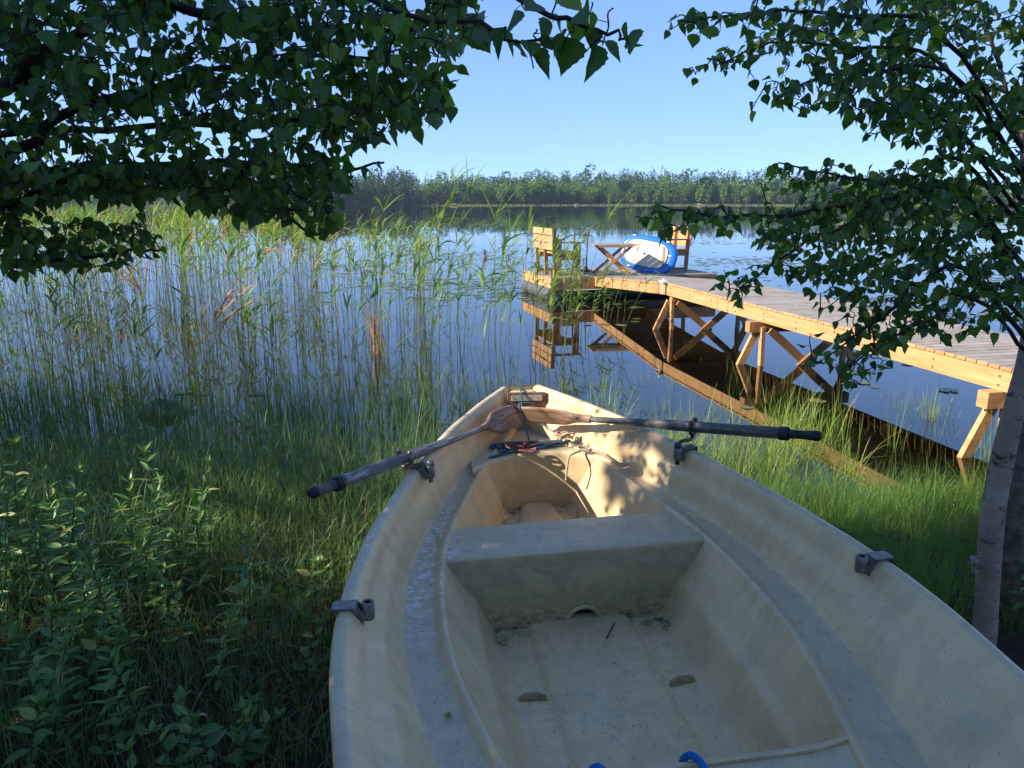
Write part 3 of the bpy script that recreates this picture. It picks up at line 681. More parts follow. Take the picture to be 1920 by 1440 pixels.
# inflatable paddle board leaning on the bench
pb = empty('inflatable_paddle_board'); tag(pb, 'blue and beige inflatable paddle board standing on edge against the bench', 'paddle board')
cen = PA + ex * 2.24 + ey * .62
nrm = Vector((-.42, -.86, .26)).normalized(); upv = (Vector((.20, 0, 1)) - nrm * Vector((.20, 0, 1)).dot(nrm)).normalized(); sx = upv.cross(nrm)
pb.matrix_world = Matrix.Translation((cen[0], cen[1], .432 + .355)) @ Matrix((sx, upv, nrm)).transposed().to_4x4()
def sup(a, A, B, e=2.6):
    c_, s_ = math.cos(a), math.sin(a); return (A * abs(c_) ** (2 / e) * (1 if c_ > 0 else -1), B * abs(s_) ** (2 / e) * (1 if s_ > 0 else -1))
aa = np.linspace(0, 2 * np.pi, 64, endpoint=False)
rings = []
for off, z in [(1.0, 0), (.985, .028), (.95, .048), (.90, .058), (.80, .062), (.72, .055)]: rings.append([(*sup(a, .60 * off, .375 * off + (off - 1) * .06), z) for a in aa])
low = [[(x, y, -z) for x, y, z in r] for r in rings[1:]][::-1]
P = np.array(low + rings); m = MB(); m.grid(P, None, True); m.add(P[0], [list(range(63, -1, -1))]); m.add(P[-1], [list(range(64))]); m.build('tube', BLUE, pb, True)
R_ = [[(*sup(a, .44 * o_, .255 * o_, 3.4), z) for a in aa] for o_, z in ((1.0, .052), (1.0, .072), (.96, .078))]
P = np.array(R_) + [-.02, 0, 0]; m = MB(); m.grid(P, None, True); m.add(P[-1], [list(range(64))]); m.build('deck_pad', BEIGE, pb, True)
for p in ((-.36, .31), (.36, .31), (.47, .05), (-.30, -.31), (.30, -.31)):
    m = MB(); m.tube([(p[0] - .035, p[1], .058), (p[0] - .02, p[1], .08), (p[0] + .02, p[1], .08), (p[0] + .035, p[1], .058)], .013, 8); m.build('handle', WHITE, pb, True)
m = MB(); m.tube([(-.06, -.01, .078), (-.06, -.01, .092)], .022, 14); m.build('valve', RUBBER, pb)
m = MB(); m.tube([(.30 + .022 * math.cos(t * 2.2) * 1.0 + t * .004, .20 - t * .017, .09 + .015 * math.sin(t * 2.2)) for t in np.linspace(0, 22, 120)], .006, 5); m.build('leash', RUBBER, pb, True)
# two thin poles with feet
for (px_, h, lb) in ((PA + ex * .62 + ey * .55, .80, 'thin grey pole standing on a black foot beside the left bench'), (PA + ex * 1.12 + ey * 1.15, .86, 'thin dark pole standing just left of the folding table')):
    e = empty('parasol_stand', (px_[0], px_[1], .432)); tag(e, lb, 'pole', 'bare poles on the platform')
    m = MB(); m.tube([(0, 0, .03), (.02, 0, h)], .016, 8); m.build('pole', METAL, e, True)
    m = MB(); m.tube([(0, 0, 0), (0, 0, .03), (0, 0, .045), (0, 0, .10)], [.13, .125, .04, .03], 18); m.build('foot', RUBBER, e)
# rock in the shallows
m = MB(); nu, nv_ = 26, 18; P = np.zeros((nu, nv_, 3))
for i, a in enumerate(np.linspace(0, 2 * np.pi, nu, endpoint=False)):
    for j, p in enumerate(np.linspace(-.5, np.pi / 2, nv_)):
        r_ = 1 + .10 * math.sin(3 * a + 1) + .07 * math.sin(5 * a + 4 * p) + .05 * math.cos(7 * p + a * 2)
        P[i, j] = (.21 * r_ * math.cos(p) * math.cos(a), .17 * r_ * math.cos(p) * math.sin(a), .13 * r_ * math.sin(p))
m.grid(P.transpose(1, 0, 2), None, True)
o = m.build('rock', flat('grey_shore_rock', (.14, .135, .13), .85, .3, 0, 12, .45, .6), None, True); o.location = (-3.1, 6.55, -.02); tag(o, 'grey boulder breaking the water among the rushes on the left', 'rock')
# ------------------------------------------------------------------ vegetation materials
REEDM = leafmat('reed_leaf', [(0.0, (.20, .18, .045)), (.25, (.20, .29, .05)), (.7, (.15, .26, .045)), (1.0, (.07, .16, .035))], .35, .5, .4)
REEDST = leafmat('reed_stem', [(0.0, (.46, .34, .17)), (.4, (.36, .29, .14)), (.7, (.24, .26, .09)), (1.0, (.15, .22, .06))], .1, .5, .4)
DEADM = leafmat('dead_reed_leaf', [(0.0, (.50, .24, .07)), (1.0, (.48, .33, .15))], .3, .6, .3, (1.3, 1.1, .7))
RUSHM = leafmat('rush_blade', [(0.0, (.20, .17, .07)), (.2, (.075, .155, .058)), (1.0, (.12, .225, .075))], .25, .45, .4)
SEDGEM = leafmat('sedge_blade', [(0.0, (.36, .30, .13)), (.18, (.22, .30, .07)), (.6, (.16, .27, .05)), (1.0, (.26, .36, .08))], .35, .45, .4)
GRASSM = leafmat('bank_grass', [(0.0, (.20, .17, .08)), (.15, (.08, .17, .035)), (1.0, (.13, .26, .05))], .35, .5, .35)
HERBM = leafmat('herb_leaf', [(0.0, (.08, .18, .05)), (.9, (.15, .28, .08)), (1.0, (.30, .33, .09))], .25, .42, .5)
HERBST = leafmat('herb_stem', [(0.0, (.06, .09, .03)), (1.0, (.10, .10, .04))], .1, .5, .4)
BIRCHL = leafmat('birch_leaf', [(0.0, (.035, .085, .025)), (.6, (.065, .14, .038)), (.85, (.10, .19, .042)), (1.0, (.20, .27, .05))], .38, .38, .5, (2.0, 2.3, .5))
TWIGM = flat('dark_birch_twig', (.035, .024, .018), .7, .3, 0, 60, .4)
DARKBARK = flat('dark_alder_bark', (.15, .12, .095), .85, .2, 0, 30, .55, .8)
def birch_bark():
    M = Mat('white_birch_bark', .65, .3)
    c = M.ramp(M.noise(4, 5, M.scale((1, 1, 2)), .6), [(.3, (.25, .19, .145)), (.7, (.44, .35, .28))])
    c = M.mix(M.ramp(M.noise(1.0, 5, M.scale((14, 14, 75)), .7), [(.60, 0.0), (.68, .75)]), c, (.13, .10, .085))
    c = M.mix(M.ramp(M.noise(1.0, 6, M.scale((7, 7, 12)), .8, .8), [(.56, 0.0), (.61, .85)]), c, (.035, .028, .024))
    M.set('Base Color', c); M.bump(M.noise(1.0, 5, M.scale((20, 20, 60))), .5, .008); return M.m
BARK = birch_bark()

def unit(v): return v / (np.linalg.norm(v, axis=-1, keepdims=True) + 1e-12)
def strips(mb, P, W, tint):
    """P (N,k,3) centre lines, W (N,k,3) half-width vectors"""
    N, k, _ = P.shape
    V = np.stack([P - W, P + W], 2).reshape(-1, 3)
    i = (np.arange(N) * k * 2)[:, None, None] + (np.arange(k - 1) * 2)[None, :, None]
    F = (i + np.array([0, 1, 3, 2])[None, None, :]).reshape(-1, 4)
    mb.add(V, F, np.repeat(np.broadcast_to(tint, (N,)), k * 2))
def blades(mb, base, h, w, az, lean, curl, tint, k=5, r=rng, fold=0.0):
    N = len(base); t = np.linspace(0, 1, k)[None, :]
    hd = np.stack([np.cos(az), np.sin(az), np.zeros(N)], 1)[:, None, :]
    off = (lean[:, None] * t + curl[:, None] * t ** 2.4) * h[:, None]
    z = h[:, None] * (t - .55 * curl[:, None] * t ** 3)
    P = base[:, None, :] + hd * off[..., None] + np.array([0, 0, 1.0]) * z[..., None]
    wa = az + np.pi / 2 + r.uniform(-1.0, 1.0, N)
    wd = np.stack([np.cos(wa), np.sin(wa), np.zeros(N)], 1)[:, None, :]
    pr_ = (np.array([.65, 1, .95, .65, .06]) if k == 5 else np.interp(np.linspace(0, 1, k), [0, .3, .7, 1], [.65, 1, .7, .06]))
    W = wd * (w[:, None] * .5 * pr_[None, :])[..., None]
    strips(mb, P, W, tint)
def reed_parts(r, x, y, h, z0=0.0, dense=1.0, wind=.6, deadp=.27):
    """stems and leaves of reeds at (x, y): returns arrays for blades"""
    N = len(x); stems = MB(); leaves = MB(); dead = MB()
    az = r.uniform(0, 2 * np.pi, N); lean = np.abs(r.normal(0, .10, N)) + (r.uniform(0, 1, N) < .16) * r.uniform(.15, .75, N) * (N > 1)
    dx, dy = np.cos(az) * lean + .03 * wind, np.sin(az) * lean
    t = np.linspace(0, 1, 6)
    P = np.stack([x[:, None] + dx[:, None] * h[:, None] * t ** 1.6, y[:, None] + dy[:, None] * h[:, None] * t ** 1.6, z0 - .1 + (h[:, None] + .1) * t], -1)
    wa = r.uniform(0, np.pi, N); wd = np.stack([np.cos(wa), np.sin(wa) * .3, 0 * wa], 1); wd = unit(wd)
    W = wd[:, None, :] * np.interp(t, [0, .6, 1], [.0034, .0028, .0012])[None, :, None]
    isdead = r.uniform(0, 1, N) < deadp
    strips(stems, P, W, np.where(isdead, r.uniform(0, .35, N), r.uniform(.4, 1, N)))
    W2 = np.stack([-wd[:, 1], wd[:, 0], 0 * wa], 1)[:, None, :] * np.interp(t, [0, .6, 1], [.0034, .0028, .0012])[None, :, None]
    strips(stems, P, W2, np.where(isdead, r.uniform(0, .35, N), r.uniform(.4, 1, N)))
    nl = 13; idx = np.repeat(np.arange(N), nl); M_ = len(idx)
    keep = r.uniform(0, 1, M_) < np.where(isdead[idx], .30, .86 * dense)
    idx = idx[keep]; M_ = len(idx)
    f = np.clip(r.beta(3.2, 1.15, M_) * .80 + .21, 0, 1.0)
    ii = f * 5; i0 = np.minimum(ii.astype(int), 4); fr_ = (ii - i0)[:, None]
    p0 = P[idx, i0] * (1 - fr_) + P[idx, i0 + 1] * fr_
    az2 = np.where(r.uniform(0, 1, M_) < wind, r.normal(0.15, .8, M_), r.uniform(0, 2 * np.pi, M_))
    L = r.uniform(.20, .44, M_) * np.clip(h[idx] / 1.5, .6, 1.15); e0 = r.uniform(.75, 1.35, M_); dr = r.uniform(.12, .85, M_) * np.where(isdead[idx], 1.6, 1)
    t5 = np.linspace(0, 1, 6)[None, :]
    hd = np.stack([np.cos(az2), np.sin(az2), 0 * az2], 1)[:, None, :]
    Q = p0[:, None, :] + hd * (L[:, None] * (np.cos(e0)[:, None] * t5 + .30 * dr[:, None] * t5 ** 2))[..., None] + np.array([0, 0, 1.0]) * (L[:, None] * (np.sin(e0)[:, None] * t5 - dr[:, None] * t5 ** 2))[..., None]
    wdir = unit(np.cross(hd[:, 0], np.array([0, 0, 1.0])) + r.normal(0, .45, (M_, 3)))
    wl_ = r.uniform(.005, .0125, M_)
    W = wdir[:, None, :] * (wl_[:, None] * np.array([.55, 1, .95, .75, .42, .04])[None, :])[..., None]
    d = isdead[idx] | (r.uniform(0, 1, M_) < .05)
    tn = np.clip(r.normal(.6, .22, M_), 0, 1)
    if (~d).any(): strips(leaves, Q[~d], W[~d], tn[~d])
    if d.any(): strips(dead, Q[d], W[d] * .8, r.uniform(0, 1, d.sum()))
    return stems, leaves, dead

def stuffobj(name, mb, m, label, cat=None):
    return tag(mb.build(name, m), label, cat, None, 'stuff')
def merge_reeds(name, r, x, y, h, label, dense=1.0, wind=.6, deadp=.27):
    s_, l_, d_ = reed_parts(r, x, y, h, 0, dense, wind)
    me = MB(); sl = []
    o = s_.build(name, REEDST)
    # one object, three materials
    for mb_, m_ in ((l_, REEDM), (d_, DEADM)): sl.append((mb_, m_))
    V = s_.V + l_.V + d_.V; n0, n1 = s_.n, s_.n + l_.n
    big = MB(); big.V = V; big.T = s_.T + l_.T + d_.T; big.C = s_.C + l_.C + d_.C
    big.L = s_.L + [q + n0 for q in l_.L] + [q + n1 for q in d_.L]
    mesh = big.mesh(name, REEDST); mesh.materials.append(REEDM); mesh.materials.append(DEADM)
    ns, nl = sum(len(c) for c in s_.C), sum(len(c) for c in l_.C)
    mi = np.zeros(len(mesh.polygons), np.int32); mi[ns:ns + nl] = 1; mi[ns + nl:] = 2
    mesh.polygons.foreach_set('material_index', mi)
    old = o.data; o.data = mesh; bpy.data.meshes.remove(old)
    return tag(o, label, None, None, 'stuff')

# reed bed, left
r = np.random.default_rng(101)
def sample_fan(r, n, y0, y1, k0, k1, pw=1.0, keep=None):
    out = []
    while sum(len(o) for o in out) < n:
        y = y0 + (y1 - y0) * r.uniform(0, 1, n * 2) ** pw; x = y * r.uniform(k0, k1, n * 2)
        m_ = np.ones(len(x), bool) if keep is None else keep(x, y, r)
        out.append(np.stack([x[m_], y[m_]], 1))
    return np.concatenate(out)[:n]
clump = lambda th_, s_, sd_: (lambda x, y, r_: hash_noise(x, y, s_, sd_) + r_.normal(0, .25, len(x)) > th_)
A = sample_fan(r, 215, 8.6, 14, -.80, -.27, 1.0, clump(-.1, .9, 2))
B = sample_fan(r, 500, 13, 24, -.80, -.25, 1.0, clump(-.25, .5, 4))
D_ = sample_fan(r, 60, 5.6, 9, -.85, -.30, 1.0, clump(.0, 1.1, 3))
E_ = sample_fan(r, 110, 9, 17, -.27, -.10, 1.0, clump(.1, .9, 8))
B2 = sample_fan(r, 260, 12, 22, -.80, -.36, 1.0)
XY = np.concatenate([A, B, B2, E_]); h = np.clip(r.normal(1.52, .16, len(XY)), .9, 1.85) - np.clip((-XY[:, 0] / XY[:, 1] < .27) * .25, 0, 1)
merge_reeds('reed_bed', r, XY[:, 0], XY[:, 1], h, 'tall sunlit reed bed with tan stems standing in the water', 1.0)
h = np.clip(r.normal(1.15, .2, len(D_)), .6, 1.5)
merge_reeds('sparse_reeds', r, D_[:, 0], D_[:, 1], h, 'thin shaded reeds standing between the rushes and the reed bed', .8)
m = MB(); XYb = sample_fan(r, 420, 7.5, 13.5, -.80, -.06, 1.0)
n = len(XYb); blades(m, np.c_[XYb, r.uniform(-.02, .45, n)], r.uniform(.12, .42, n), r.uniform(.005, .014, n), r.uniform(0, 6.28, n), r.uniform(.4, 2.2, n), r.uniform(0, .8, n), r.uniform(0, 1, n), 5, r)
stuffobj('broken_reed_leaves', m, REEDM, 'broken reed leaves tangled at all angles low among the stems')
# single reeds in open water, each a thing
protos = []
for k in range(7):
    rr = np.random.default_rng(200 + k)
    e = empty('reed', (0, 0, 0)); s_, l_, d_ = reed_parts(rr, np.zeros(1), np.zeros(1), np.array([1.35 + .07 * k]), 0, 1.0, .7, 0.0)
    s_.build('stem', REEDST, e)
    if l_.V:
        big = MB(); big.V = l_.V + d_.V; big.T = l_.T + d_.T; big.C = l_.C + d_.C; big.L = l_.L + [q + l_.n for q in d_.L]
        ob = bpy.data.objects.new('foliage', big.mesh('foliage', REEDM)); COL.objects.link(ob); ob.parent = e
    else: d_.build('foliage', DEADM, e)
    if k % 3 == 0:
        m = MB(); pz = 1.35 + .07 * k; a = rr.uniform(0, 6.28, 40); ll = rr.uniform(.03, .08, 40); zz = pz - .10 + rr.uniform(0, .17, 40)
        blades(m, np.stack([.03 * pz + 0 * a, 0 * a, zz], 1), ll, np.full(40, .004), a, np.full(40, .5), np.full(40, .6), rr.uniform(0, 1, 40))
        m.build('panicle', flat('purple_brown_panicle', (.17, .10, .075), .8), e)
    protos.append(e)
spots = []
for n_, y0, y1, k0, k1 in ((20, 7.6, 9.6, -.24, -.10), (26, 8.2, 11.5, -.13, -.01), (16, 8.6, 11.2, -.02, .10), (6, 11.0, 13.6, .05, .15), (9, 9.5, 13.0, -.02, .07), (6, 9.5, 12, .08, .15), (6, 6.5, 7.6, -.05, .08)):
    spots += [tuple(q) for q in sample_fan(r, n_, y0, y1, k0, k1)]
spots += [(-.78, 8.0), (-.83, 8.05), (-.72, 8.1), (-.9, 8.2), (.68, 8.9), (.62, 9.0)]
for i, (x, y) in enumerate(spots):
    e = protos[i] if i < 7 else copy_tree(protos[r.integers(7)])
    tall = 1.16 if i >= len(spots) - 6 and i < len(spots) - 2 else (1.0 if y < 8 or i >= len(spots) - 2 else r.uniform(.62, .92))
    if y > 9 and x > .3: tall = r.uniform(.48, .68)
    e.location = (x, y, 0); e.rotation_euler = (0, r.normal(0, .06) + .04, r.normal(0, .5)); e.scale = (1.0, 1.0, tall)
    tag(e, 'single green reed standing in the open water near the platform or off the bow', 'reed', 'single reeds in the open water')
# brown broken reed clump
m = MB(); n = 17; rr = np.random.default_rng(9)
b_ = np.stack([-1.66 + rr.normal(0, .035, n), 9.3 + rr.normal(0, .04, n), np.zeros(n) - .05], 1)
blades(m, b_, rr.uniform(.45, 1.12, n), rr.uniform(.010, .024, n), rr.uniform(0, 6.28, n), rr.uniform(0, .09, n), rr.uniform(0, .2, n), rr.uniform(0, 1, n))
tag(m.build('dead_reed_clump', DEADM), 'upright tan clump of dead broken reed leaves in the open water', 'dead reed')
for x, y, ln, az_, lb in ((-5.1, 10.6, .9, 2.6, 'orange dead reed leaves fanned out low in the reed bed'), (-3.2, 8.3, .55, .6, 'pale yellow broken leaf pair hanging among the near reeds')):
    m = MB(); n = 7; b_ = np.stack([x + rr.normal(0, .04, n), y + rr.normal(0, .04, n), np.full(n, .45) + rr.uniform(0, .3, n)], 1)
    blades(m, b_, rr.uniform(.5, 1, n) * ln, rr.uniform(.02, .035, n), az_ + rr.normal(0, .5, n), rr.uniform(.5, 1.1, n), rr.uniform(0, .6, n), rr.uniform(0, .5, n))
    tag(m.build('dead_leaf_fan', DEADM), lb, 'dead leaves')
# rushes in the shallows, left
def field(name, m_, label, XY, z0f, hmu, hsd, w0, w1, lean, curl, tintf=None, seed=1, k=5, azb=None):
    r_ = np.random.default_rng(seed); n = len(XY)
    base = np.c_[XY, z0f(XY[:, 0], XY[:, 1])]
    h = np.clip(r_.normal(hmu, hsd, n), hmu * .35, hmu * 1.7) if np.isscalar(hmu) else np.clip(hmu * r_.normal(1, hsd, n), .05, 2)
    mb = MB(); az = r_.uniform(0, 2 * np.pi, n) if azb is None else azb
    blades(mb, base, h, r_.uniform(w0, w1, n), az, np.abs(r_.normal(0, lean, n)), np.abs(r_.normal(0, curl, n)), r_.uniform(0, 1, n) if tintf is None else tintf(r_, n), k, r_)
    return stuffobj(name, mb, m_, label)
under = lambda x, y: np.minimum(ground_h(x, y), -.06)
XY = sample_fan(r, 5600, 4.5, 7.6, -.82, -.10, .95, clump(-.15, 1.6, 5))
XY = XY[(XY[:, 0] < -.55 - .0 * XY[:, 1]) | (XY[:, 1] > 6.6)]
dd = np.clip((XY[:, 1] - 4.3) / 1.2, .55, 1)
field('rushes', RUSHM, 'dense dark green rushes standing in the shaded shallows', XY, under, np.where(XY[:, 1] > 6.3, .45, .74) * dd, .2, .0025, .0055, .07, .10, seed=31)
# arching sedge tufts in the sunlit shallows
def tufts(cent, per, spread, hh, seed, w=(.0025, .006), curl=.45, lean=.16, name='sedge', label='', m_=None, z0f=under, k=6):
    r_ = np.random.default_rng(seed); n = len(cent) * per; c = np.repeat(cent, per, 0); sc = np.repeat(r_.uniform(.6, 1.2, len(cent)), per)
    a = r_.uniform(0, 2 * np.pi, n); q = np.abs(r_.normal(0, spread, n))
    XY = c + np.stack([np.cos(a), np.sin(a)], 1) * q[:, None]
    h = hh * sc * r_.uniform(.45, 1.1, n); az = a + r_.normal(0, .5, n)
    mb = MB(); blades(mb, np.c_[XY, z0f(XY[:, 0], XY[:, 1])], h, r_.uniform(*w, n), az, np.abs(r_.normal(0, lean, n)), np.abs(r_.normal(0, curl, n)), r_.uniform(0, 1, n), k, r_)
    return stuffobj(name, mb, m_ or SEDGEM, label)
def box_pts(r_, n, x0, x1, y0, y1): return np.stack([r_.uniform(x0, x1, n), r_.uniform(y0, y1, n)], 1)
rs = np.random.default_rng(55)
C1 = np.concatenate([box_pts(rs, 40, 1.0, 2.35, 4.6, 5.6), box_pts(rs, 16, 1.3, 2.7, 5.5, 6.6), box_pts(rs, 14, .7, 1.4, 5.4, 6.6), np.array([[1.9, 4.75], [2.05, 4.7], [2.2, 4.9], [1.75, 5.0]])])
tufts(C1, 26, .05, .60, 61, label='sunlit arching sedge tufts in the shallows between boat and walkway')
C2 = np.concatenate([box_pts(rs, 30, -.95, -.15, 6.6, 8.0), box_pts(rs, 14, -.1, .6, 6.8, 8.2), box_pts(rs, 20, .6, 1.7, 6.6, 8.2)])
tufts(C2, 26, .07, .50, 62, curl=.12, lean=.08, name='green_sedge', label='upright bright green sedge beyond the bow')
C3 = np.concatenate([box_pts(rs, 16, 2.1, 2.9, 7.0, 9.2), box_pts(rs, 9, 1.9, 2.5, 9.5, 11.5), box_pts(rs, 6, 2.9, 3.5, 5.3, 6.2), box_pts(rs, 10, 3.2, 4.0, 6.3, 7.3), box_pts(rs, 8, 2.3, 2.9, 5.6, 6.8)])
tufts(C3, 15, .05, .62, 63, curl=.18, lean=.10, name='walkway_sedge', label='thin upright sedge growing under and beside the walkway')
# bank grass
bank = lambda x, y: ground_h(x, y) - .01
CB = box_pts(rs, 150, 1.35, 3.1, 2.6, 4.15)
tufts(CB, 46, .045, .34, 64, w=(.0013, .0028), curl=.50, lean=.22, name='arching_grass', label='fountain-like tufts of fine grass right of the boat', m_=GRASSM, z0f=bank)
XY = box_pts(rs, 2600, 1.35, 3.3, 2.6, 4.1)
field('bank_grass', GRASSM, 'soft fine grass on the shaded bank right of the boat', XY, bank, .20, .08, .0014, .003, .12, .50, seed=71, k=6)
XY = box_pts(rs, 16000, -3.2, -.40, 1.55, 4.9); XY = XY[hash_noise(XY[:, 0], XY[:, 1], 1.3, 4) + rs.normal(0, .3, len(XY)) > -.7 + np.clip(2.2 - XY[:, 1], 0, 1) * 1.8]
hh = np.interp(XY[:, 1], [2.0, 3, 4, 4.9], [.20, .30, .42, .60])
field('shore_grass', RUSHM, 'tangled dark grass on the shaded bank left of the boat', XY, bank, hh, .28, .002, .0048, .14, .50, seed=72, k=6)
XY = box_pts(rs, 1400, .2, 2.6, 4.1, 4.75)
field('water_edge_grass', GRASSM, 'short grass along the water edge behind the boat', XY, bank, .17, .05, .0015, .0035, .15, .5, seed=73)

# ------------------------------------------------------------------ broad leaves
def leaf_template(serr=True, wide=.40):
    # outline of one half, base (0,0) -> tip (0,1); folded along the midrib
    ys_ = np.array([-.015, .03, .09, .16, .24, .32, .40, .48, .56, .64, .72, .80, .87, .93]); xs_ = np.array([.13, .26, .36, .42, .445, .44, .41, .365, .30, .235, .17, .11, .065, .03]) * wide / .40
    if serr:
        xs_ = xs_ * np.where(np.arange(14) % 2 == 0, 1.06, .94)
    mid = np.array([[0, 0, 0], [0, .3, -.02], [0, .62, -.02], [0, 1.0, .03]])
    R_ = np.stack([xs_, ys_, .10 * xs_ / .4 + .02 * np.sin(ys_ * 9)], 1); L_ = R_ * [-1, 1, 1]
    V = np.vstack([mid, R_, L_])
    nR = len(R_); Rr = list(range(4, 4 + nR)); Lr = list(range(4 + nR, 4 + 2 * nR))
    F = [[0] + Rr + [3, 2, 1], [0, 1, 2, 3] + Lr[::-1]]
    return V, F
LT, LF = leaf_template()
LT2 = LT.copy(); LT2[:, 2] += -.22 * (LT2[:, 1] - .4) ** 2 + .35 * LT2[:, 0] ** 2; LT2[:, 0] *= 1.08
LT3 = LT.copy(); LT3[:, 2] -= .20 * LT3[:, 1] ** 2 - .15 * np.abs(LT3[:, 0]); LT3[:, 0] *= .85
LANC = np.array([[0, 0, 0], [0, .33, -.02], [0, .66, -.03], [0, 1, -.10], [.10, .14, .03], [.155, .36, .04], [.12, .62, .02], [.05, .84, -.04], [-.10, .14, .03], [-.155, .36, .04], [-.12, .62, .02], [-.05, .84, -.04]])
LANF = [[0, 4, 5, 1], [1, 5, 6, 2], [2, 6, 7, 3], [0, 1, 9, 8], [1, 2, 10, 9], [2, 3, 11, 10]]
SIMT = np.array([[0, 0, 0], [.42, .32, .08], [.2, .75, .03], [0, 1.05, 0], [-.2, .75, .03], [-.42, .32, .08]]); SIMF = [[0, 1, 2, 3], [0, 3, 4, 5]]
def put_leaves(mb, pos, axis, nrm, size, tint, T=LT, F=LF, asp=None):
    axis = unit(axis); nrm = unit(nrm - axis * (nrm * axis).sum(1, keepdims=True)); side = np.cross(axis, nrm)
    n = len(pos); k = len(T); s_ = size[:, None, None]
    ax = np.ones(n) if asp is None else asp
    V = pos[:, None, :] + s_ * (T[None, :, 0:1] * (side * ax[:, None])[:, None, :] + T[None, :, 1:2] * axis[:, None, :] + T[None, :, 2:3] * nrm[:, None, :])
    V = V.reshape(-1, 3); off = (np.arange(n) * k)[:, None]
    groups = {}
    for f in F: groups.setdefault(len(f), []).append(f)
    first = True; n0 = mb.n
    mb.V.append(V); mb.T.append(np.repeat(tint, k)); mb.n += len(V)
    for ln, fs in groups.items():
        G = (np.array(fs)[None] + off[:, :, None] + n0).reshape(-1, ln)
        mb.L.append(G.ravel().astype(np.int32)); mb.C.append(np.full(len(G), ln, np.int32))

class Tree:
    """skeleton nodes, twigs grown to anchor points, leaves hung on the twigs"""
    def __init__(s, seed): s.r = np.random.default_rng(seed); s.N = []; s.wood = MB(); s.leaves = MB(); s.brs = []
    def limb(s, pts, r0, r1, k=7, n=22, wob=.0):
        P = spline(pts, n)
        if wob: P[1:-1] += s.r.normal(0, wob, (n - 2, 3))
        mb = MB(); mb.tube(P, np.linspace(r0, r1, n), k); s.brs.append(mb); s.N.append(P[1:]); return P
    def leafy(s, P, spacing=.028, size=(.040, .058), start=.25, T=LT, F=LF, petiole=.014):
        """leaves alternate along a twig polyline"""
        L = np.linalg.norm(np.diff(P, axis=0), axis=1); cum = np.concatenate([[0], np.cumsum(L)]); tot = cum[-1]
        d = np.arange(tot * start, tot + 1e-6, spacing); 
        if len(d) == 0: return
        q = np.stack([np.interp(d, cum, P[:, i]) for i in range(3)], 1); n = len(q)
        tdir = unit(np.stack([np.interp(d, cum[:-1] + L / 2, (np.diff(P, axis=0) / (L[:, None] + 1e-9))[:, i]) for i in range(3)], 1))
        sg = np.where(np.arange(n) % 2 == 0, 1, -1)[:, None]
        sd_ = unit(np.cross(tdir, np.array([0, 0, 1.0])) + 1e-6) * sg
        ax = unit(sd_ * .55 + tdir * .45 + np.array([0, 0, -.85]) + s.r.normal(0, .38, (n, 3)))
        p0 = q + unit(sd_ + tdir * .5 + s.r.normal(0, .3, (n, 3))) * petiole
        strips(s.wood, np.stack([q, p0], 1), np.stack([np.tile([0, 0, .0006], (n, 1))] * 2, 1), np.full(n, .5))
        nr = s.r.normal(0, 1, (n, 3)) + np.array([0, -.5, .3])
        sz, tt, wd_ = s.r.uniform(size[0], size[1], n), s.r.uniform(0, 1, n), s.r.uniform(.82, 1.12, n)
        if T is LT:
            w_ = s.r.integers(0, 3, n)
            for k_, TT in enumerate((LT, LT2, LT3)):
                q_ = w_ == k_
                if q_.any(): put_leaves(s.leaves, p0[q_], ax[q_], nr[q_], sz[q_], tt[q_], TT, F, wd_[q_])
        else: put_leaves(s.leaves, p0, ax, nr, sz, tt, T, F, wd_)
    def grow(s, anchors, spacing=.028, size=(.040, .058), rad_=.0022, maxd=.7, droop=.12, T=LT, F=LF, start=.25, petiole=.014):
        nodes = np.concatenate(s.N); a = np.array(anchors)
        dmin = np.array([np.min(((nodes - p) ** 2).sum(1)) for p in a]); a = a[np.argsort(dmin)]
        for p in a:
            d = ((nodes - p) ** 2).sum(1); i = np.argmin(d); q = nodes[i]; dd = math.sqrt(d[i])
            if dd < .02: continue
            m1 = q + (p - q) * .35 + s.r.normal(0, .10 * dd, 3) + [0, 0, droop * dd]; m2 = q + (p - q) * .72 + s.r.normal(0, .07 * dd, 3) + [0, 0, droop * dd * .9]
            P = spline([q, m1, m2, p], 8)
            s.wood.tube(P, np.linspace(rad_ + .004 * max(0, dd - .15), .0011, 8), 4, False)
            L_ = P if dd < .4 else P[4:]
            s.leafy(L_, spacing, size, start, T, F, petiole)
            nodes = np.vstack([nodes, P[2:]])
    def finish(s, e, bark, leafm, trunk=None):
        if trunk: trunk.build('trunk', bark, e, True)
        for b_ in s.brs: b_.build('branch', TWIGM, e, True)
        if s.wood.V: s.wood.build('twigs', TWIGM, e)
        s.leaves.build('crown', leafm, e)
def in_poly(px, py, poly):
    n = len(poly); ins = np.zeros(len(px), bool); j = n - 1
    for i in range(n):
        xi, yi = poly[i]; xj, yj = poly[j]
        ins ^= ((yi > py) != (yj > py)) & (px < (xj - xi) * (py - yi) / (yj - yi + 1e-9) + xi); j = i
    return ins
def anchors_in(r_, poly, n, y0, y1):
    P = np.array(poly); out = []
    while len(out) < n:
        px = r_.uniform(P[:, 0].min(), P[:, 0].max(), 400); py = r_.uniform(P[:, 1].min(), P[:, 1].max(), 400); ok = in_poly(px, py, poly)
        for x, y in zip(px[ok], py[ok]): out.append(at(x, y, r_.uniform(y0, y1)))
    return out[:n]

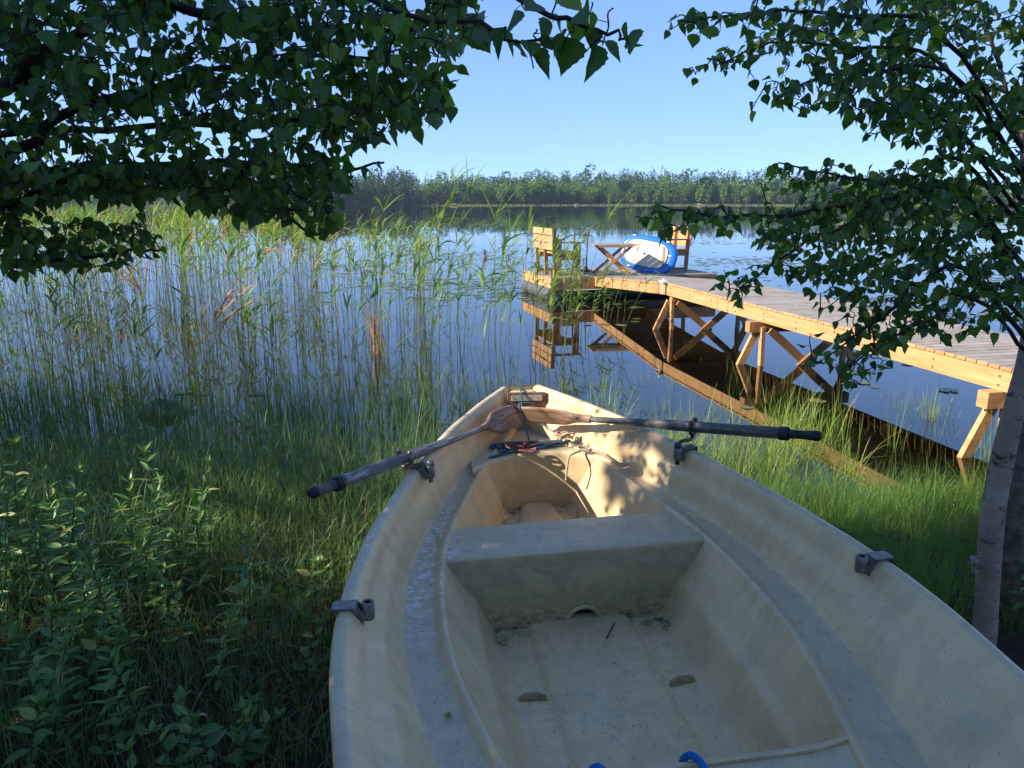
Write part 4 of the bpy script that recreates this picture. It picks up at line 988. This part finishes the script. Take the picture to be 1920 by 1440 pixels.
# left birch: trunk stands off to the left, its limbs reach over the reeds
t = Tree(11); e = empty('birch_tree', (0, 0, 0)); tag(e, 'dark leafy birch whose low branches hang in from the upper left over the reeds', 'tree')
tr = MB(); tr.tube(spline([(-3.0, 1.7, .15), (-2.95, 1.72, 1.2), (-3.02, 1.7, 2.4), (-2.9, 1.75, 4.0), (-3.0, 1.8, 6.5)], 30), np.linspace(.10, .04, 30), 14)
tk = np.array([-2.97, 1.72, 0])
def lb(h0, pts, r0=.016, r1=.003):
    P = t.limb([tk + [0, 0, h0]] + [at(*p) for p in pts], r0, r1, wob=.004); t.leafy(P[10:], .024, (.025, .043), .1); return P
lb(1.5, [(-120, 210, 1.78), (60, 115, 1.74), (150, 58, 1.78), (235, 12, 1.82), (330, -60, 1.89)], .020, .006)
lb(2.0, [(-80, -90, 1.89), (300, 0, 1.85), (430, 38, 1.85), (600, 54, 1.89), (770, 50, 1.93), (850, 32, 1.96)], .016)
lb(1.45, [(-90, 320, 1.82), (90, 232, 1.82), (200, 186, 1.85), (340, 148, 1.89), (560, 110, 1.96), (800, 120, 2.07)], .015)
lb(1.3, [(-90, 420, 1.89), (70, 350, 1.89), (160, 330, 1.93), (300, 330, 1.96), (400, 345, 2.00), (520, 395, 2.04), (600, 440, 2.07)], .013)
lb(1.15, [(-90, 470, 2.00), (70, 480, 1.96), (150, 488, 1.96), (250, 468, 2.00), (300, 470, 2.04)], .010)
lb(1.4, [(-90, 360, 1.96), (200, 318, 2.00), (450, 304, 2.04), (620, 320, 2.11), (720, 305, 2.19)], .012)
lb(1.7, [(-90, 260, 2.15), (300, 240, 2.15), (560, 225, 2.19), (720, 190, 2.23), (840, 200, 2.26)], .012)
lb(2.1, [(0, -200, 1.60), (400, -120, 1.35), (700, 15, 1.25), (900, 42, 1.15), (955, 75, 1.12), (1020, 68, 1.10)], .006, .0018)
lb(2.3, [(100, -330, 1.50), (700, -160, 1.25), (1000, 8, 1.12), (1075, 45, 1.10), (1150, 66, 1.08), (1170, 72, 1.07)], .006, .0016)
Lpoly = [(-260, -200), (900, -200), (900, 30), (868, 120), (845, 205), (790, 235), (700, 280), (620, 310), (-260, 340)]
Lpoly2 = [(-200, 320), (640, 300), (630, 380), (615, 435), (560, 405), (440, 410), (330, 370), (120, 380), (-200, 400)]
Lpoly3 = [(-200, 400), (120, 410), (270, 420), (310, 465), (210, 500), (-200, 520)]
AN = anchors_in(t.r, Lpoly, 1950, 1.6, 2.32) + anchors_in(t.r, Lpoly, 150, 1.35, 1.7) + anchors_in(t.r, Lpoly2, 620, 1.6, 2.3) + anchors_in(t.r, Lpoly3, 190, 1.75, 2.3) + anchors_in(t.r, [(560, 230), (845, 205), (830, 150), (600, 120)], 170, 1.9, 2.35)
AN += anchors_in(t.r, [(-900, -500), (300, -500), (300, -150), (-200, -150), (-200, 500), (-900, 500)], 150, 1.6, 3.0)
t.grow(AN, .023, (.023, .042))
# near twigs at the top centre with large leaves
AN = [at(*p) for p in ((905, 30, 1.2), (885, 75, 1.2), (895, 15, 1.15), (955, 95, 1.12), (1000, 128, 1.15), (985, 20, 1.12), (1030, 25, 1.10), (1055, 95, 1.10), (1075, 60, 1.08), (1100, 95, 1.08), (1130, 85, 1.06), (1110, 5, 1.08), (1150, 15, 1.05), (1198, 72, 1.05), (1005, 55, 1.12), (1040, -10, 1.12))]
t.grow(AN, .040, (.036, .052), .0012, start=.5)
t.finish(e, BARK, BIRCHL, tr)

# right birch beside the boat
t = Tree(12); e = empty('birch_tree', (0, 0, 0)); tag(e, 'slim white-barked birch leaning beside the right gunwale, branches over the walkway', 'tree')
tr = MB(); cl = [at(1846, 1240, 2.5), at(1847, 1170, 2.5), at(1858, 1000, 2.5), at(1872, 900, 2.5), at(1893, 800, 2.52), at(1920, 700, 2.55), at(1938, 600, 2.58), at(1948, 480, 2.6), at(1937, 380, 2.6), at(1928, 280, 2.6), at(1932, 150, 2.6), at(1960, -60, 2.65), at(2000, -500, 2.8)]
cl[0] = cl[1] + np.array([.0, 0, -.12])
rr_ = np.interp(np.linspace(0, 1, 70), [0, .05, .3, .6, 1], [.046, .042, .036, .028, .017]) * (1 + .04 * np.sin(np.linspace(0, 40, 70)) * np.sin(np.linspace(0, 17, 70)))
TP = spline(cl, 70); tr.tube(TP, rr_, 16)
def tz(z): i = np.argmin(abs(TP[:, 2] - z)); return TP[i]
def rb(z, pts, r0=.012, r1=.0022):
    P = t.limb([tz(z)] + [at(*p) for p in pts], r0, r1, wob=.003); t.leafy(P[6:], .022, (.026, .044), .1); return P
BR = [rb(1.95, [(1760, 60, 2.4), (1600, 30, 2.3), (1440, 20, 2.25), (1300, 42, 2.2)], .008),
      rb(1.9, [(1750, 110, 2.5), (1600, 90, 2.45), (1450, 80, 2.4), (1358, 118, 2.35)], .007),
      rb(1.85, [(1800, 150, 2.4), (1650, 130, 2.3), (1540, 145, 2.25), (1455, 188, 2.2)], .007),
      rb(1.8, [(1750, 200, 2.6), (1640, 160, 2.7), (1540, 195, 2.75)], .007),
      rb(1.7, [(1800, 250, 2.3), (1720, 215, 2.2), (1640, 190, 2.1)], .007),
      rb(1.68, [(1800, 300, 2.5), (1700, 340, 2.5), (1580, 330, 2.4), (1460, 305, 2.35)], .008),
      rb(1.5, [(1800, 368, 2.4), (1640, 378, 2.3), (1500, 400, 2.2), (1340, 405, 2.12), (1240, 386, 2.08)], .012),
      rb(1.55, [(1780, 345, 2.6), (1640, 400, 2.6), (1520, 450, 2.55), (1440, 500, 2.5), (1385, 545, 2.5)], .009),
      rb(1.35, [(1800, 500, 2.4), (1700, 560, 2.35), (1640, 605, 2.3), (1550, 670, 2.25)], .009),
      rb(1.42, [(1750, 470, 2.7), (1600, 498, 2.75), (1480, 500, 2.8)], .008),
      rb(1.32, [(1830, 560, 2.3), (1760, 590, 2.25), (1660, 640, 2.2), (1590, 690, 2.15)], .007),
      rb(1.9, [(1850, 60, 2.9), (1780, 10, 3.0), (1650, -60, 3.1)], .008)]
AN = []
for P in BR:
    L = np.linalg.norm(P[-1] - P[0]); d = unit(P[-1] - P[0]); s_ = unit(np.cross(d, [0, 0, 1.0]))
    for k in range(int(L / .017)):
        f = t.r.uniform(.12, 1.0); i = int(f * 21); l_ = t.r.uniform(.05, .20) * (1.15 - .45 * f)
        dirn = unit(d * .7 + s_ * t.r.normal(0, .55) + np.array([0, 0, -.30 + t.r.normal(0, .28)]))
        AN.append(P[i] + dirn * l_)
AN += anchors_in(t.r, [(1620, 120), (1760, -100), (2150, -100), (2150, 640), (1900, 560), (1680, 480), (1560, 400), (1640, 340), (1720, 280), (1640, 190)], 860, 2.1, 3.1)
AN += anchors_in(t.r, [(1430, 60), (1560, -80), (1850, -80), (1850, 200), (1700, 160), (1600, 200), (1500, 130)], 110, 2.2, 2.9)
AN += anchors_in(t.r, [(1500, 370), (1700, 340), (1920, 400), (1920, 620), (1800, 590), (1640, 640), (1560, 560), (1440, 500), (1400, 440)], 260, 2.1, 2.9)
t.grow(AN, .026, (.025, .043))
# peeling bark scrap and knots
kn = MB(); rk = np.random.default_rng(3)
for (px_, py_, s_) in ((1828, 1052, .014), (1830, 1066, .012), (1836, 1042, .011)):
    p = at(px_, py_, 2.46)
    for q in range(7):
        a = unit(rk.normal(0, 1, 3)) * s_; b2_ = unit(np.cross(a, rk.normal(0, 1, 3))) * s_ * .5; o_ = rk.normal(0, .006, 3)
        kn.add([p + o_ - a - b2_, p + o_ + a - b2_, p + o_ + a * .8 + b2_, p + o_ - a + b2_], np.array([[0, 1, 2, 3]]))
kn.build('peeling_bark', flat('pale_peeling_bark', (.36, .31, .25), .8, .2, 0, 60, .4), e)
t.finish(e, BARK, BIRCHL, tr)
# darker trunk just behind it
t = Tree(13); e = empty('alder_tree', (0, 0, 0)); tag(e, 'dark-barked alder trunk right behind the white birch at the frame edge', 'tree')
tr = MB(); tr.tube(spline([at(1895, 1270, 2.75), at(1895, 1100, 2.75), at(1900, 900, 2.78), at(1925, 780, 2.8), at(1965, 600, 2.9), at(2050, 200, 3.0), at(2150, -400, 3.2)], 30), np.linspace(.060, .035, 30), 14)
t.limb([at(2050, 200, 3.0), at(2150, 100, 3.2), at(2300, 0, 3.4)], .012, .004); t.limb([at(2080, 50, 3.0), at(2050, -150, 3.0), at(2000, -300, 2.9)], .012, .004)
t.grow(anchors_in(t.r, [(1980, -400), (2500, -400), (2500, 400), (2100, 300)], 110, 2.6, 3.8), .045, (.05, .07)); t.finish(e, DARKBARK, BIRCHL, tr)

# trees and bushes on the bank beyond the left edge, which shade the boat
def crown_pts(r_, n, c, R_, shell=.55):
    d = unit(r_.normal(0, 1, (n, 3))); q = r_.uniform(shell, 1, n) ** .6
    return np.array(c) + d * np.array(R_) * q[:, None] * (1 + .18 * np.sin(d[:, :1] * 5 + d[:, 2:] * 4))
def bank_tree(name, H_, R_, cz, nan, leaf, seed, label, cat, group, bush=False):
    t = Tree(seed); e = empty(name, (0, 0, 0)); tag(e, label, cat, group)
    tr = MB(); P = spline([(0, 0, -.1), (.05, .03, H_ * .3), (-.05, .02, H_ * .65), (0, 0, H_ * .95)], 20); tr.tube(P, np.linspace(.09 if not bush else .03, .015, 20), 10)
    for k in range(9):
        a = k * 2.4; i = int(3 + k * 1.7); q = P[min(i, 19)]
        t.limb([q, q + [R_[0] * .4 * math.cos(a), R_[1] * .4 * math.sin(a), .25], q + [R_[0] * .8 * math.cos(a), R_[1] * .8 * math.sin(a), .45]], .022 if not bush else .012, .005, 5, 10)
    t.N.append(P[4:])
    t.grow(crown_pts(t.r, nan, (0, 0, cz), R_), .07, leaf, .003, T=SIMT, F=SIMF, start=.05, droop=.05)
    t.finish(e, BARK if not bush else DARKBARK, BIRCHL, tr); return e
T0 = bank_tree('shade_tree', 8.2, (1.75, 1.75, 3.4), 4.6, 2300, (.12, .18), 21, 'bushy birch on the bank left of the boat, outside the view', 'tree', 'trees on the left bank')
for i, (x, y, s_, rz) in enumerate(((1.5, -5.6, .9, 2.2), (5.4, -4.6, .95, 3.9), (-6.4, -.80, 1.0, 0), (-4.5, -.75, .82, .7), (-5.5, -.45, .76, 4.4), (-4.9, -3.0, .9, 5.2), (-6.2, -2.6, 1.05, 2.0), (-6.8, -5.2, 1.1, 4.1), (-9.2, -2.4, 1.15, 1.1), (-9.5, -4.6, 1.2, 3.0))):
    q = T0 if i == 0 else copy_tree(T0); q.location = (x, y, .2); q.scale = (s_,) * 3; q.rotation_euler = (0, 0, rz)
B0 = bank_tree('alder_bush', 2.2, (1.1, 1.25, 1.25), 1.40, 950, (.07, .10), 22, 'dense alder bush on the bank left of the reeds, outside the view', 'bush', 'bushes on the left bank', True)
for i, (x, y, s_, rz) in enumerate(((-4.6, 2.6, 1.05, 0), (-4.9, 4.1, 1.05, 2.2), (-5.5, 5.5, 1.1, 4.0), (-6.4, 6.9, 1.15, 1.0), (-6.6, 3.2, 1.3, 3.0), (-5.0, 5.0, 1.0, 5.0), (-7.4, 5.2, 1.45, .4))):
    q = B0 if i == 0 else copy_tree(B0); q.location = (x, y, .05); q.scale = (s_,) * 3; q.rotation_euler = (0, 0, rz)

# herbs on the left bank
def herb(seed, h, npair, ll, lance=True):
    r_ = np.random.default_rng(seed); e = empty('leafy_herb', (0, 0, 0)); st = MB(); lv = MB()
    bend = r_.uniform(-.10, .10, 2)
    P = np.array([(bend[0] * z_ ** 2, bend[1] * z_ ** 2, z_ * h) for z_ in np.linspace(0, 1, 8)]); st.tube(P, np.linspace(.0035, .0015, 8), 5, False)
    pos, ax, nr, sz = [], [], [], []
    a0 = r_.uniform(0, 6.28)
    for k in range(npair):
        f = .22 + .78 * k / (npair - 1); p = np.array([np.interp(f, np.linspace(0, 1, 8), P[:, i]) for i in range(3)]); a = a0 + k * (1.57 if lance else 2.4) + r_.normal(0, .2)
        for s_ in (0, np.pi):
            d = np.array([math.cos(a + s_), math.sin(a + s_), .55 * f - .05 + r_.normal(0, .15)]); pos.append(p); ax.append(d); nr.append(np.array([0, 0, 1.0]) + r_.normal(0, .22, 3)); sz.append(ll * (1.0 - .55 * f ** 3) * r_.uniform(.75, 1.15))
    for k in range(3): pos.append(P[-1]); ax.append(np.array([math.cos(k * 2.1), math.sin(k * 2.1), 1.2])); nr.append(np.array([0, 0, 1.0])); sz.append(ll * .5)
    put_leaves(lv, np.array(pos), np.array(ax), np.array(nr), np.array(sz), r_.uniform(0, 1, len(pos)), LANC, LANF, np.full(len(pos), .95 if lance else 1.6))
    st.build('stem', HERBST, e); lv.build('foliage', HERBM, e); return e
HP = [herb(301, .50, 12, .105), herb(302, .42, 11, .095), herb(303, .33, 9, .085), herb(304, .57, 13, .10), herb(305, .22, 5, .075, False), herb(306, .14, 4, .06, False)]
rh = np.random.default_rng(77); hs = []
def hp_(px_, py_, z_=.2): g_ = ground_at(px_, py_, z_); return g_[0], g_[1]
for n_, x0, x1, y0, y1, kinds in ((34, -2.2, -1.25, 2.2, 3.1, (0, 1, 2, 3)), (15, -1.5, -.95, 1.9, 2.6, (1, 2, 4)), (14, -1.4, -.6, 1.5, 2.0, (4, 5)), (3, -.95, -.7, 2.3, 3.0, (2, 4)), (4, 1.9, 2.2, 2.4, 2.7, (1, 3))):
    for _ in range(n_): hs.append((rh.uniform(x0, x1), rh.uniform(y0, y1), int(rh.choice(kinds))))
used = set()
for x, y, k in hs:
    q = HP[k] if k not in used else copy_tree(HP[k]); used.add(k)
    z_ = float(ground_h(x, y)); q.location = (x, y, z_); q.rotation_euler = (rh.normal(0, .08), rh.normal(0, .08), rh.uniform(0, 6.28)); q.scale = (rh.uniform(.85, 1.15),) * 3
    if x > 0: tag(q, 'leafy green herb growing at the foot of the dark alder trunk', 'herb', 'herbs at the foot of the alder')
    elif k < 4: tag(q, 'tall dark green herb with narrow pointed leaves on the shaded left bank', 'herb', 'tall herbs on the left bank')
    else: tag(q, 'low broad-leaved herb on the dark soil at the lower left', 'herb', 'low herbs on the left bank')
# iris blade standing upright
m = MB(); g0 = hp_(388, 1090)
blades(m, np.array([[g0[0], g0[1], .18], [g0[0] + .02, g0[1] + .02, .18]]), np.array([.62, .45]), np.array([.022, .018]), np.array([2.6, .4]), np.array([.06, .2]), np.array([.05, .3]), np.array([.8, .6]), 8)
tag(m.build('iris_blade', GRASSM), 'single broad upright iris leaf taller than the grass left of the boat', 'iris')
# leaf litter on the soil
m = MB(); n = 1500; XY = box_pts(rh, n, -2.4, -.35, 1.0, 3.3)
put_leaves(m, np.c_[XY, ground_h(XY[:, 0], XY[:, 1]) + .006 + rh.uniform(0, .012, n)], np.c_[rh.normal(0, 1, (n, 2)), rh.normal(0, .15, n)], np.c_[rh.normal(0, .3, (n, 2)), np.ones(n)], rh.uniform(.015, .045, n), rh.uniform(0, 1, n), SIMT, SIMF)
stuffobj('leaf_litter', m, leafmat('dead_litter', [(0, (.035, .022, .015)), (.8, (.09, .055, .03)), (1, (.16, .13, .09))], .05, .8, .2), 'dead brown leaves and twigs covering the soil left of the boat')
# leaf fallen on the boat shelf and one on the forward floor
for v, u, z, s_, lb_ in ((-.505, -.235, -.185, .022, 'small torn green leaf lying on the boat side shelf'), (-.045, 1.02, -.415, .018, 'tiny green leaf lying on the floor before the thwart')):
    m = MB(); put_leaves(m, np.array([[v, u, z]]), np.array([[.3, 1, .1]]), np.array([[.1, .1, 1.0]]), np.array([s_]), np.array([.9])); o = m.build('fallen_leaf', BIRCHL); o.matrix_world = BM; tag(o, lb_, 'leaf')

# ------------------------------------------------------------------ floating leaves
LILY = leafmat('floating_lily_leaf', [(0, (.07, .12, .03)), (.6, (.13, .18, .05)), (1, (.20, .19, .07))], .05, .35, .5)
def pads(mb, XY, R_, r_, k=9):
    n = len(XY); a = np.linspace(.25, 2 * np.pi - .25, k); a = np.concatenate([a, [0]]); rr_ = np.concatenate([np.ones(k), [.15]])
    rot = r_.uniform(0, 6.28, n)[:, None]; V = np.stack([XY[:, :1] + R_[:, None] * rr_ * np.cos(a + rot), XY[:, 1:] + R_[:, None] * rr_ * np.sin(a + rot) * .9, np.full((n, k + 1), .004) + r_.uniform(0, .004, (n, 1))], -1)
    F = np.arange(n * (k + 1)).reshape(n, k + 1); mb.add(V.reshape(-1, 3), F, np.repeat(r_.uniform(0, 1, n), k + 1))
rl = np.random.default_rng(88); m = MB()
XY = np.concatenate([sample_fan(rl, 1500, 16, 46, .22, .70, 1.2, clump(.25, .22, 2)), sample_fan(rl, 500, 14, 34, -.26, .02, 1.2, clump(.2, .3, 5)), sample_fan(rl, 260, 10.5, 16, .42, .68, 1.0, clump(.2, .6, 5))])
pads(m, XY, rl.uniform(.05, .12, len(XY)), rl); stuffobj('floating_leaves', m, LILY, 'mats of small floating leaves far out on the lake')
pp = MB(); pads(pp, np.zeros((1, 2)), np.array([.075]), rl, 16); p0 = pp.build('lily_pad', LILY)
ls = [tuple(q) for q in np.concatenate([box_pts(rl, 5, -3.6, -2.4, 7.0, 8.3), box_pts(rl, 14, .7, 2.3, 11.5, 14.0), box_pts(rl, 14, 3.3, 4.6, 6.6, 9.5), box_pts(rl, 3, 2.0, 3.0, 6.4, 7.5)])]
for i, (x, y) in enumerate(ls):
    q = p0 if i == 0 else copy_tree(p0); q.location = (x, y, .002 * (i % 4)); q.rotation_euler = (0, 0, rl.uniform(0, 6)); s_ = rl.uniform(.5, 1.3); q.scale = (s_, s_, 1)
    tag(q, 'small round green leaf floating flat on the water', 'lily pad', 'floating pads near the dock and the rushes')
# floating broken reed straws beside the bow
for i, (px_, py_, a_, l_) in enumerate(((808, 790, -.12, .32), (765, 745, .9, .3))):
    g0 = ground_at(px_, py_, 0); m = MB(); m.tube([g0 + [-l_ * math.cos(a_), -l_ * math.sin(a_), .01], g0 + [l_ * math.cos(a_), l_ * math.sin(a_), .03]], .005, 5)
    tag(m.build('reed_straw', DEADM), ('pale dead straw floating against the left side of the bow', 'broken straw leaning in the sedge left of the bow')[i], 'straw')
# ------------------------------------------------------------------ forest on the far shore
DECID = leafmat('far_broadleaf', [(0, (.09, .17, .04)), (.5, (.14, .235, .055)), (1, (.19, .29, .07))], .2, .8, .1)
CONIF = leafmat('far_conifer', [(0, (.022, .055, .025)), (1, (.055, .105, .04))], .1, .8, .1)
FARTR = flat('far_tree_trunk', (.16, .12, .09), .9, .1)
def far_crown(r_, kind, n):
    if kind == 'conifer':
        t_ = 1 - r_.uniform(0, 1, n) ** .62; R_ = (1 - t_) * .155 * (1 + .35 * np.sin(t_ * 60)) + .006; a = r_.uniform(0, 6.28, n)
        P = np.stack([R_ * np.cos(a) * r_.uniform(.5, 1, n), R_ * np.sin(a) * r_.uniform(.5, 1, n), .10 + .90 * t_], 1); s_ = .045 + .055 * (1 - t_); ax = np.stack([np.cos(a), np.sin(a), np.full(n, -.5)], 1)
    elif kind == 'pine':
        d = unit(r_.normal(0, 1, (n, 3))); P = d * [.16, .16, .20] * r_.uniform(.5, 1, (n, 1)) + [0, 0, .78]; s_ = np.full(n, .055); ax = d
    else:
        lob = np.array([[0, 0, .70], [.10, .03, .52], [-.09, .06, .58], [.02, -.10, .46], [-.04, -.02, .82], [.06, -.05, .30], [-.07, .02, .34]]); w_ = np.array([.19, .15, .15, .16, .13, .14, .14])
        i = r_.integers(0, 7, n); d = unit(r_.normal(0, 1, (n, 3))); P = lob[i] + d * w_[i][:, None] * r_.uniform(.6, 1.05, (n, 1)) * [1, 1, 1.15]; s_ = np.full(n, .075); ax = d + [0, 0, -.3]
    return P, ax, s_ * r_.uniform(.7, 1.3, n)
def far_tree(r_, kind, n, H_, mb, off=(0, 0, 0), wid=1.0, tn=0.0):
    P, ax, s_ = far_crown(r_, kind, n); P = P * [H_ * wid, H_ * wid, H_] + np.array(off)
    put_leaves(mb, P, ax, r_.normal(0, 1, (n, 3)) + [0, 0, .6], s_ * H_, np.clip(r_.uniform(0, .7, n) + tn, 0, 1), SIMT, SIMF)
KI = ['broadleaf', 'broadleaf', 'broadleaf', 'conifer', 'conifer', 'pine']
fp = []
for k, kd in enumerate(KI):
    r_ = np.random.default_rng(400 + k); e = empty('far_' + ('spruce' if kd == 'conifer' else 'pine' if kd == 'pine' else 'birch'), (0, 0, 0))
    m = MB(); far_tree(r_, kd, 420, 10.0, m, wid=r_.uniform(.9, 1.15)); m.build('crown', DECID if kd == 'broadleaf' else CONIF, e)
    m = MB(); m.tube([(0, 0, -.5), (0, 0, 7.0)], [.16, .06], 5); m.build('trunk', FARTR, e); fp.append(e)
rf = np.random.default_rng(91); used = set()
LBL = {'conifer': ('dark pointed spruce in the front row of the far shore forest', 'tree', 'spruces along the far shore'), 'pine': ('round-topped pine in the front row of the far shore forest', 'tree', 'pines along the far shore'), 'broadleaf': ('light green broadleaf tree in the front row of the far shore forest', 'tree', 'broadleaf trees along the far shore')}
for i in range(190):
    x = -95 + 330 * (i + rf.uniform(0, .8)) / 190
    y = float(fshore(np.array([x]))[0]) + rf.uniform(6, 13)
    pc = .75 if x < -45 else .12
    k = int(rf.choice([3, 4])) if rf.uniform() < pc else int(rf.choice([0, 1, 2, 0, 1, 2, 5]))
    q = fp[k] if k not in used else copy_tree(fp[k]); used.add(k)
    hgt = rf.uniform(.62, 1.05) * (1 + .22 * math.sin(x * .11) * math.sin(x * .037 + 1)) * (1.15 if k > 2 else 1.0) * (.85 if x < -45 else 1)
    q.location = (x, y, float(ground_h(np.array([x]), np.array([y]))[0])); q.scale = (hgt * rf.uniform(.9, 1.3), hgt, hgt); q.rotation_euler = (0, 0, rf.uniform(0, 6.28)); tag(q, *LBL[KI[k]])
md_, mc_ = MB(), MB()
for i in range(3000):
    if i < 2200: x = rf.uniform(-110, 250); y = float(fshore(np.array([x]))[0]) + 9 + 120 * rf.uniform() ** 1.8
    else: x = rf.uniform(-330, 330); y = float(fshore(np.array([x]))[0]) + 6 + 130 * rf.uniform() ** 1.5
    dpt = y - float(fshore(np.array([x]))[0]); pc = .96 if x < -45 else (.30 + .5 * (dpt > 30))
    z = float(ground_h(np.array([x]), np.array([y]))[0]) - .3
    con = rf.uniform() < pc
    far_tree(rf, 'conifer' if con and rf.uniform() < .75 else 'pine' if con else 'broadleaf', 90 if i < 2200 else 60, rf.uniform(6.0, 11.5) * (1.2 if rf.uniform() < .06 else 1) * (1 + .18 * math.sin(x * .09 + y * .05)) * (1.12 if con else .95), mc_ if con else md_, (x, y, z), rf.uniform(.95, 1.3), rf.uniform(-.1, .35))
stuffobj('conifer_forest', mc_, CONIF, 'dark conifer forest covering the hills across the lake')
stuffobj('broadleaf_forest', md_, DECID, 'lighter broadleaf woods mixed through the far hills')
# pale reed fringe and shore rocks along the far waterline
m = MB(); n = 9000; x = rf.uniform(-45, 300, n); keep = hash_noise(x, 0 * x, .035, 3) + rf.normal(0, .15, n) > -.35; x = x[keep]; n = len(x)
y = fshore(x) - rf.uniform(.5, 5, n) ; blades(m, np.stack([x, y, np.zeros(n)], 1), rf.uniform(.4, .9, n), rf.uniform(.1, .22, n), rf.uniform(0, 6.28, n), np.full(n, .1), np.full(n, .1), rf.uniform(0, 1, n), 5, rf)
stuffobj('far_reeds', m, leafmat('far_reed', [(0, (.12, .17, .05)), (1, (.19, .23, .07))], .2, .7, .1), 'pale green reed fringe along the far waterline')
FR = flat('pinkish_shore_rock', (.25, .20, .165), .85, .2, 0, 2, .3)
rp = None
for i in range(12):
    x = float(rf.choice([-31, -29, -27, -34, -10, 30, 33, 90])) + rf.uniform(-3, 3); y = float(fshore(np.array([x]))[0]) - rf.uniform(0, 1.5)
    if rp is None:
        m = MB(); P = np.zeros((9, 12, 3))
        for a_ in range(9):
            for b_ in range(12):
                p = -.3 + 1.87 * a_ / 8; th = 2 * np.pi * b_ / 12; q_ = 1 + .15 * math.sin(3 * th) + .1 * math.cos(5 * th + p * 3); P[a_, b_] = (q_ * math.cos(p) * math.cos(th), q_ * math.cos(p) * math.sin(th), .6 * q_ * math.sin(p))
        m.grid(P, None, True); rp = m.build('shore_rock', FR, None, True); q = rp
    else: q = copy_tree(rp)
    q.location = (x, y, .1); q.scale = (rf.uniform(.6, 2.2), 1, rf.uniform(.6, 1.5)); q.rotation_euler = (0, 0, rf.uniform(0, 6)); tag(q, 'pale pinkish boulder at the far waterline below the forest', 'rock', 'boulders on the far shore')
# summer haze over the lake
HZ = True
if HZ:
    m = MB(); m.box((0, 300, 24), (1400, 700, 62)); hm_ = bpy.data.materials.new('summer_haze'); hm_.use_nodes = True; n_ = hm_.node_tree.nodes; n_.remove(n_['Principled BSDF'])
    pv = n_.new('ShaderNodeVolumePrincipled'); pv.inputs['Density'].default_value = .00026; pv.inputs['Color'].default_value = (.62, .80, 1, 1); pv.inputs['Anisotropy'].default_value = .3
    hm_.node_tree.links.new(pv.outputs[0], n_['Material Output'].inputs['Volume'])
    tag(m.build('haze', hm_), 'thin summer haze over the lake', None, None, 'stuff')
